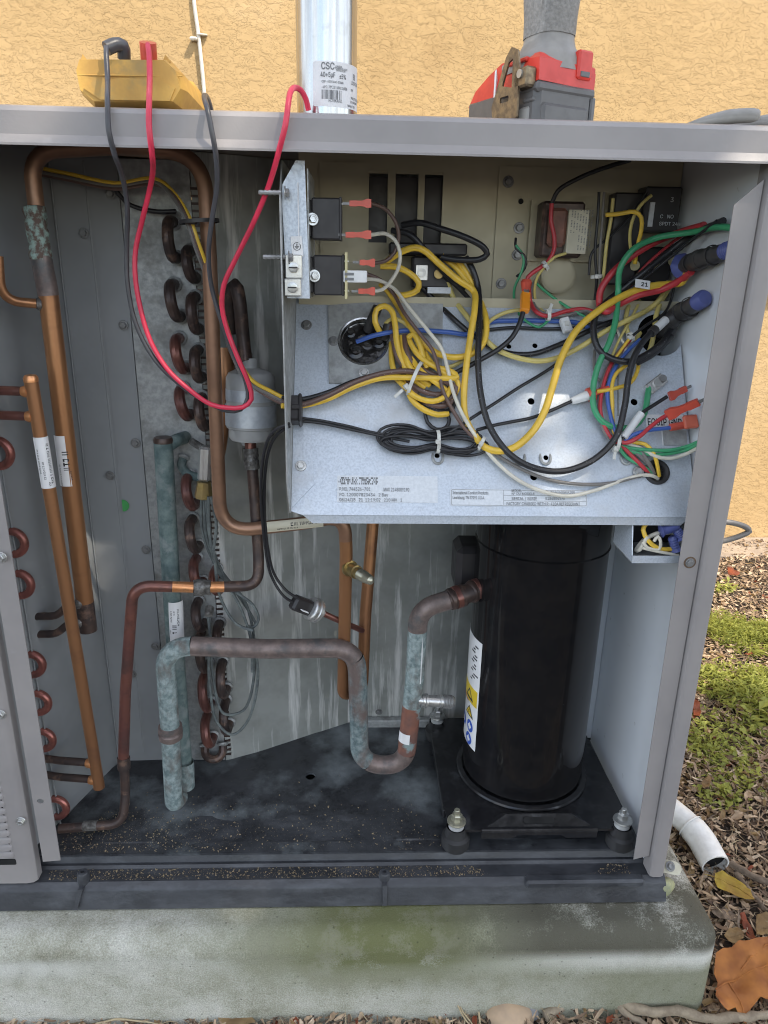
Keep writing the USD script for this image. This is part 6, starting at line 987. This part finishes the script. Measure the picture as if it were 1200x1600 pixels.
# ------------------------------------------------------------------ round the unit: cables, drain, litter, leaves, weeds
wc = T('wall_cable', 'thin pale cable clipped to the stucco above the meter', 'cable'); q = spline([P(x, y, WY - .009) for x, y in ((301, -30), (304, 10), (309, 45), (314, 90), (318, 130), (321, 175), (321, 300), (330, 620))], .02)
wc.part('cable', sweep(q, .0055, 10), 'conduit_white', smooth=60); a = P(303, 61, WY - .012); wc.part('clip', J(obox(a, *frame(FRONT), .022, .008, .024, .003), lathe([(0, 0), (.006, 0), (.005, .004), (0, .004)], a + A([-.004, -.004, 0]), FRONT, 12), obox(a + A([.024, .004, .012]), *frame((.2, -1, 0)), .03, .004, .018, .002)), 'conduit_white'); wc.done()
ww('brown flexible cable bulging out behind the right side panel', [(1090, 818, .5), (1126, 815, .5), (1150, 818, .5), (1166, 824, .5), (1171, 830, .5), (1160, 836, .5), (1143, 842, .5), (1125, 846, .5), (1090, 846, .5)], 5.2, 'wire_grey', 'flexible_cable')
b_ = T('disconnect_box', 'grey metal box on the wall just right of the cabinet top', 'electrical box'); a = P(1187, 430, WY); b_.part('case', box((a[0], WY - .05, a[2]), (a[0] + .2, WY - .004, a[2] + .3), .006), 'box_grey'); b_.part('bottom_lip', box((a[0] - .003, WY - .055, a[2] - .006), (a[0] + .203, WY - .004, a[2] + .002), .001), 'conduit_white'); b_.done()
pv = T('drain_pipe', 'white plastic drain pipe elbow lying beside the pad', 'drain pipe'); e_ = PZ(1118, 1352, .022); s_a = PZ(1018, 1240, .05); m_ = PZ(1076, 1294, .036)
q = run([s_a, PZ(1072, 1284, .04), PZ(1094, 1308, .032), e_], [.09, .09]); d = q[-1] - q[-6]; d /= np.linalg.norm(d)
pv.part('tube', lathe([(.0205, 0), (.023, 0), (.023, .002), (.0205, .002)], q[-1] - d * .002, d, 28), 'pvc'); pv.part('elbow', sweep(q, np.where(np.arange(len(q)) > len(q) * .55, .0232, .0205), 28, cap=False), 'pvc', smooth=60); pv.part('bore', lathe([(0, 0), (.0228, 0)], q[-1] - d * .012, d, 28), 'hole_black'); pv.part('shoulder', lathe([(.0205, 0), (.0238, .001), (.0238, .003)], q[int(len(q) * .55)], q[int(len(q) * .55) + 1] - q[int(len(q) * .55)], 28), 'pvc'); pv.done()
def leaf(name, label, outline, cz_, amp, mat, seed=0, vein=None, cat='leaf', tilt=(0, 0)):
    o = [PZ(x, y, cz_) for x, y in outline]; c = np.mean(o, 0); poly = sg.Polygon([(p[0], p[1]) for p in o]).buffer(0); mnx = math.sqrt(poly.area)
    e = trimesh.creation.extrude_polygon(poly.segmentize(mnx / 14), .0004, engine='earcut'); v, f = trimesh.remesh.subdivide_to_size(e.vertices, e.faces, mnx / 9); v = A(v)
    dx = (v[:, :2] - c[:2]) / mnx; zz = (meshkit.fbm(np.c_[v[:, :2] * 2.2 / mnx, v[:, 0] * 0 + seed], 3, seed) - .5) * amp * mnx + amp * mnx * .5 * (dx ** 2).sum(1) + mnx * (dx @ A(tilt)); v[:, 2] += cz_ + zz
    t = T(name, label, cat); t.part('blade', (v, A(f)), mat, smooth=60)
    if vein:
        for vn in vein:
            s = spline([PZ(x, y, cz_) for x, y in vn], mnx / 12); k = np.argmin(((s[:, None, :2] - v[None, :, :2]) ** 2).sum(-1), 1); s[:, 2] = v[k, 2] + .0008; t.part('vein', sweep(s, mnx * .011, 6), mat)
    t.done()
leaf('fallen_leaf', 'large orange brown lobed leaf leaning on the right end of the pad', [(1117, 1496), (1128, 1490), (1141, 1490), (1152, 1485), (1172, 1486), (1200, 1478), (1240, 1474), (1262, 1500), (1246, 1518), (1272, 1540), (1240, 1552), (1216, 1562), (1190, 1552), (1176, 1564), (1170, 1582), (1160, 1576), (1152, 1562), (1140, 1568), (1126, 1560), (1119, 1550), (1122, 1532), (1116, 1520)], .035, .36, 'leaf_orange', 3, [[(1119, 1541), (1150, 1525), (1190, 1515), (1230, 1505)], [(1140, 1530), (1160, 1555), (1166, 1572)], [(1150, 1525), (1170, 1505), (1200, 1488)]], tilt=(.05, .22))
leaf('fallen_leaf', 'yellow leaf with browning edges lying below the drain pipe', [(1117, 1366), (1128, 1363), (1142, 1370), (1158, 1381), (1172, 1394), (1178, 1410), (1164, 1408), (1148, 1400), (1132, 1393), (1120, 1388), (1116, 1376)], .02, .22, 'leaf_yellow', 5, [[(1100, 1369), (1118, 1374), (1150, 1388), (1176, 1408)]])
leaf('fallen_leaf', 'small tan oval leaf between the pad and the lobed leaf', [(1131, 1462), (1140, 1451), (1152, 1449), (1162, 1458), (1162, 1466), (1150, 1474), (1138, 1472)], .02, .2, 'leaf_tan', 7, [[(1132, 1466), (1162, 1460)]])
leaf('fallen_leaf', 'pale tan leaf with a bitten edge at the right border', [(1182, 1430), (1196, 1427), (1214, 1434), (1224, 1452), (1206, 1462), (1196, 1458), (1192, 1462), (1182, 1461), (1181, 1445)], .02, .2, 'leaf_tan', 8)
leaf('fallen_leaf', 'narrow brown curled leaf above the lobed leaf', [(1155, 1432), (1162, 1430), (1176, 1452), (1184, 1482), (1178, 1484), (1166, 1462)], .015, .3, 'litter_red', 9)
leaf('fallen_leaf', 'dark grey curled leaf beside the pad corner', [(1112, 1424), (1130, 1418), (1150, 1428), (1156, 1442), (1140, 1440), (1122, 1434)], .015, .4, 'twig', 10)
leaf('fallen_leaf', 'orange leaf lying against the cabinet side near the weeds', [(1083, 1094), (1092, 1098), (1096, 1112), (1092, 1124), (1084, 1118), (1081, 1104)], .02, .3, 'litter_red', 11)
leaf('fallen_leaf', 'small red leaf on the mulch near the wall', [(1136, 888), (1146, 890), (1156, 896), (1150, 902), (1138, 898)], .02, .3, 'litter_red', 12)
leaf('fallen_leaf', 'tan leaf lying on the weeds above the drain pipe', [(1096, 1222), (1106, 1212), (1112, 1216), (1108, 1230), (1098, 1234)], .03, .3, 'leaf_tan', 13)
leaf('fallen_leaf', 'pale brown leaf in the litter under the pad front left of the stone', [(340, 1590), (362, 1582), (390, 1586), (400, 1598), (372, 1604), (345, 1602)], .012, .2, 'leaf_tan', 14)
leaf('fallen_leaf', 'curled grey brown leaf at the pad front beside the root', [(905, 1566), (930, 1558), (955, 1562), (958, 1574), (935, 1580), (910, 1578)], .014, .3, 'twig', 15)
one('stone', 'rounded tan stone in the litter at the foot of the pad', 'stone', noisy(ball(PZ(796, 1586, .012), .027, (1.15, .75, .62), 3), .003, 40, 3), 'stone', smooth=60)
one('stone', 'small grey stone beside the tan stone', 'stone', noisy(ball(PZ(822, 1580, .01), .016, (1.1, .8, .6), 3), .003, 50, 6), 'stone_grey', smooth=60)
def stick(name, label, pts, r, mat, cat='twig', amp=.003): 
    q = spline([PZ(*p) for p in pts], .008); q = q + (rng.random(q.shape) - .5) * amp; one(name, label, cat, noisy(sweep(q, np.linspace(1, .6, len(q)) * r, 9), r * .5, 90, len(pts)), mat, smooth=60)
stick('twig', 'long dark twig slanting from the drain pipe to the right border', [(1142, 1350, .02), (1160, 1360, .02), (1200, 1378, .02), (1250, 1392, .02)], .006, 'twig')
stick('twig', 'dark twig lying beside the yellow leaf', [(1152, 1366, .015), (1172, 1395, .016), (1200, 1425, .016), (1225, 1450, .016)], .0055, 'twig')
stick('root', 'pale woody root lying along the foot of the pad', [(850, 1590, .012), (880, 1572, .014), (920, 1562, .018), (960, 1563, .018), (1000, 1578, .02), (1060, 1580, .02), (1110, 1592, .018), (1160, 1590, .018), (1230, 1580, .015)], .0075, 'root', 'root')
stick('root', 'forked root crossing the pale root', [(958, 1560, .02), (975, 1580, .016), (1000, 1596, .012), (1020, 1612, .01)], .005, 'root', 'root')
for i, (pts, l) in enumerate(((((712, 1564, .03), (722, 1585, .02), (735, 1604, .01)), 'left straw stalk left of the tan stone'), (((718, 1572, .025), (730, 1590, .016), (742, 1606, .008)), 'middle straw stalk left of the tan stone'), (((748, 1580, .02), (750, 1598, .012), (752, 1610, .008)), 'right straw stalk left of the tan stone'), (((862, 1560, .03), (880, 1552, .04), (872, 1575, .02)), 'bent straw stalk at the left end of the root'), (((150, 1600, .014), (180, 1593, .016), (250, 1600, .012)), 'pale straw stalk at the lower left corner'))): stick('straw_stalk', l, pts, .0014, 'straw', 'straw', .001)
bl = T('grass_blade', 'single green grass shoot growing at the foot of the pad', 'grass'); 
for pts, w in ((((452, 1600, 0), (453, 1575, .012), (455, 1548, .035)), .0035), (((457, 1602, 0), (458, 1585, .010), (456, 1565, .02)), .0025)):
    q = spline([PZ(x, y, 0) * A([1, 0, 1]) + A([0, PZ(455, 1590, 0)[1], 0]) + A([0, 0, k * 1.2]) for x, y, k in pts], .003); bl.part('blade', sweep(q, np.linspace(1, .15, len(q)) * w, 6, flat=.25), 'weed_green')
bl.done()
# litter: thousands of chips, strips and bits of leaf (nobody could count them)
def chipshape(l, w, curl, bend, seed, n=5):
    g = np.random.default_rng(seed); prof = np.sin(np.linspace(.35, np.pi - .25, n)) ** .6 * (.8 + .4 * g.random(n))
    v = []
    for i in range(n):
        t = i / (n - 1) - .5
        for s in (-1, 0, 1): v.append((t * l, s * w * .5 * prof[i] + bend * l * t * t, curl * w * (s * s) + .25 * curl * l * math.sin(i * 1.7 + seed)))
    v = A(v); f = []
    for i in range(n - 1):
        for s in range(2): a = i * 3 + s; f += [(a, a + 3, a + 4), (a, a + 4, a + 1)]
    return v, A(f)
mp_ = '/World/mulch'; pi = UsdGeom.PointInstancer.Define(stage, mp_); setd(pi.GetPrim(), label='brown mulch and leaf litter covering the ground beside the pad', category='mulch', kind='stuff')
protos = [(.030, .010, .12, .1, 'mulch_chip'), (.022, .013, .2, .05, 'mulch_chip'), (.040, .006, .05, .15, 'mulch_chip'), (.028, .018, .25, .1, 'mulch_chip'), (.016, .009, .15, .0, 'mulch_chip'), (.055, .0022, .3, .2, 'straw'), (.034, .016, .3, .2, 'leaf_tan'), (.05, .0045, .2, .25, 'twig'), (.020, .008, .1, .1, 'soil'), (.026, .014, .3, .1, 'litter_red')]
for i, (l, w, c, b, mtn) in enumerate(protos):
    pp = f'{mp_}/chip_{i + 1:03d}'; usdkit.mesh(stage, pp, chipshape(l * .8, w * .62, c, b, i), MAT(mtn), smooth=True); pi.CreatePrototypesRel().AddTarget(pp)
def scatter(n, x0, x1, y0, y1, zmax, sc):
    x = x0 + (x1 - x0) * rng.random(n); y = y0 + (y1 - y0) * rng.random(n)
    keep = ~((x < .463) & (y > -.06)); x, y = x[keep], y[keep]; z_ = zmax * rng.random(len(x)) * (.4 + meshkit.noise(np.c_[x * 12, y * 12, x * 0])); return np.c_[x, y, z_], np.full(len(x), sc) * (.6 + .8 * rng.random(len(x)))
S = [scatter(46000, .44, 1.9, -.35, 1.69, .018, .8), scatter(12000, -.75, .75, -.24, -.055, .016, .62), scatter(2500, -2, 4, -1.2, -.2, .012, 1.2), scatter(4000, .46, 1.0, -.08, .5, .016, .6)]
pos = np.vstack([s[0] for s in S]); scl = np.concatenate([s[1] for s in S]); n = len(pos)
yaw = rng.random(n) * 2 * np.pi; ta = rng.normal(size=(n, 2)) * .30
q = np.zeros((n, 4)); cy, sy = np.cos(yaw / 2), np.sin(yaw / 2); tl = np.linalg.norm(ta, axis=1); ca, sa_ = np.cos(tl / 2), np.sin(tl / 2); axx = ta / np.maximum(tl, 1e-9)[:, None]
q[:, 0] = ca * cy; q[:, 1] = axx[:, 0] * sa_ * cy + axx[:, 1] * sa_ * sy; q[:, 2] = axx[:, 1] * sa_ * cy - axx[:, 0] * sa_ * sy; q[:, 3] = ca * sy
pi.CreatePositionsAttr(Vt.Vec3fArray.FromNumpy(pos.astype(np.float32))); pi.CreateScalesAttr(Vt.Vec3fArray.FromNumpy(np.repeat(scl[:, None], 3, 1).astype(np.float32)))
pi.CreateOrientationsAttr(Vt.QuathArray([Gf.Quath(*map(float, k)) for k in q])); pi.CreateProtoIndicesAttr(Vt.IntArray.FromNumpy(rng.choice(len(protos), n, p=[.21, .16, .17, .07, .14, .10, .04, .07, .03, .01]).astype(np.int32)))
# weeds
def weed(label, px, py, rad, n, ll, lw, h, feather):
    c = PZ(px, py, 0); v = []; st = []
    for i in range(n):
        a = rng.random() * 2 * np.pi; r = rad * rng.random() ** .6; b = c + A([math.cos(a) * r, math.sin(a) * r, 0]); top = b + A([rng.normal() * .02, rng.normal() * .02, h * (.35 + .65 * rng.random()) * (1.15 - .6 * r / rad)])
        for k in range(3 if not feather else 7):
            m = b + (top - b) * (.35 + .65 * k / (6 if feather else 2)); dd = rng.normal(size=3) * [1, 1, .45]; dd /= np.linalg.norm(dd); s = np.cross(dd, [0, 0, 1.0]) + rng.normal(size=3) * .25; s /= np.linalg.norm(s); L = ll * (.6 + .8 * rng.random()); w_ = lw * (.7 + .6 * rng.random())
            p = [m, m + dd * L * .5 + s * w_ * .5 + A([0, 0, L * .12]), m + dd * L, m + dd * L * .5 - s * w_ * .5 + A([0, 0, L * .12])]; v += p
        s = A([.0007, 0, 0]); v += [b - s, b + s, top + s * .4, top - s * .4]
    v = A(v); one('weed', label, 'weed', (v, tri(np.arange(len(v)).reshape(-1, 4))), 'weed_green', smooth=False)
for a in [('feathery light green weed clump at the right border', 1190, 1010, .11, 260, .022, .0035, .07, True), ('feathery weed clump left of the border one, below the red leaf', 1130, 990, .08, 140, .02, .003, .06, True), ('broad bright weed clump in the middle of the weed patch', 1170, 1085, .11, 240, .022, .004, .06, True), ('small leafy weed close to the cabinet side', 1110, 1060, .05, 40, .018, .009, .04, False), ('round leaved weed at the right border above the drain pipe', 1185, 1130, .06, 45, .024, .016, .045, False), ('low weed mat under the weed patch', 1120, 1150, .09, 150, .016, .006, .035, False), ('clover like weed patch above the drain pipe', 1140, 1205, .065, 110, .013, .010, .03, False), ('lowest clover like weed beside the drain pipe', 1130, 1250, .04, 60, .012, .010, .025, False), ('tiny lone weed on the mulch near the wall', 1125, 925, .035, 30, .02, .013, .03, False), ('weed clump hidden at the cabinet side', 1090, 1170, .05, 60, .018, .006, .035, False)]: weed(*a)
# crumbs of dirt on the base pan and in the rail's gutter
n = 5200; k = rng.random(n); x = -.40 + .78 * rng.random(n); y = np.where(k < .45, b3y * rng.random(n), b3y + .012 + np.abs(rng.normal(size=n)) * .05); x = np.where((k > .75), -.34 + .10 * rng.normal(size=n) , x); ok = (x > -.40) & (x < .37) & (y < .3) & ~((y > .05) & (x < -.41 + (y - .045) * .9)) & (((x - CC[0]) ** 2 + (y - CC[1]) ** 2) > .17 ** 2)
x, y = x[ok], y[ok]; zz = np.where(y < b3y, zr + .0006, FZ + .0035); s = (.0003 + .0012 * rng.random(len(x)) ** 4)[:, None]; c = np.c_[x, y, zz]; e1 = rng.normal(size=(len(x), 3)); e1 /= np.linalg.norm(e1, axis=1, keepdims=True); e2 = np.cross(e1, rng.normal(size=(len(x), 3))); e2 /= np.linalg.norm(e2, axis=1, keepdims=True); e3 = np.cross(e1, e2)
v = np.stack([c + e1 * s * 1.4, c - e1 * s * .6 + e2 * s, c - e1 * s * .6 - e2 * s, c + e3 * s * .7], 1).reshape(-1, 3); b = np.arange(len(x))[:, None, None] * 4; f = (b + A([[0, 1, 2], [0, 1, 3], [1, 2, 3], [2, 0, 3]])).reshape(-1, 3)
one('dirt_crumbs', 'pale crumbs of dirt scattered over the black base pan', 'dirt', (v, f), 'debris', kind='stuff', smooth=False)
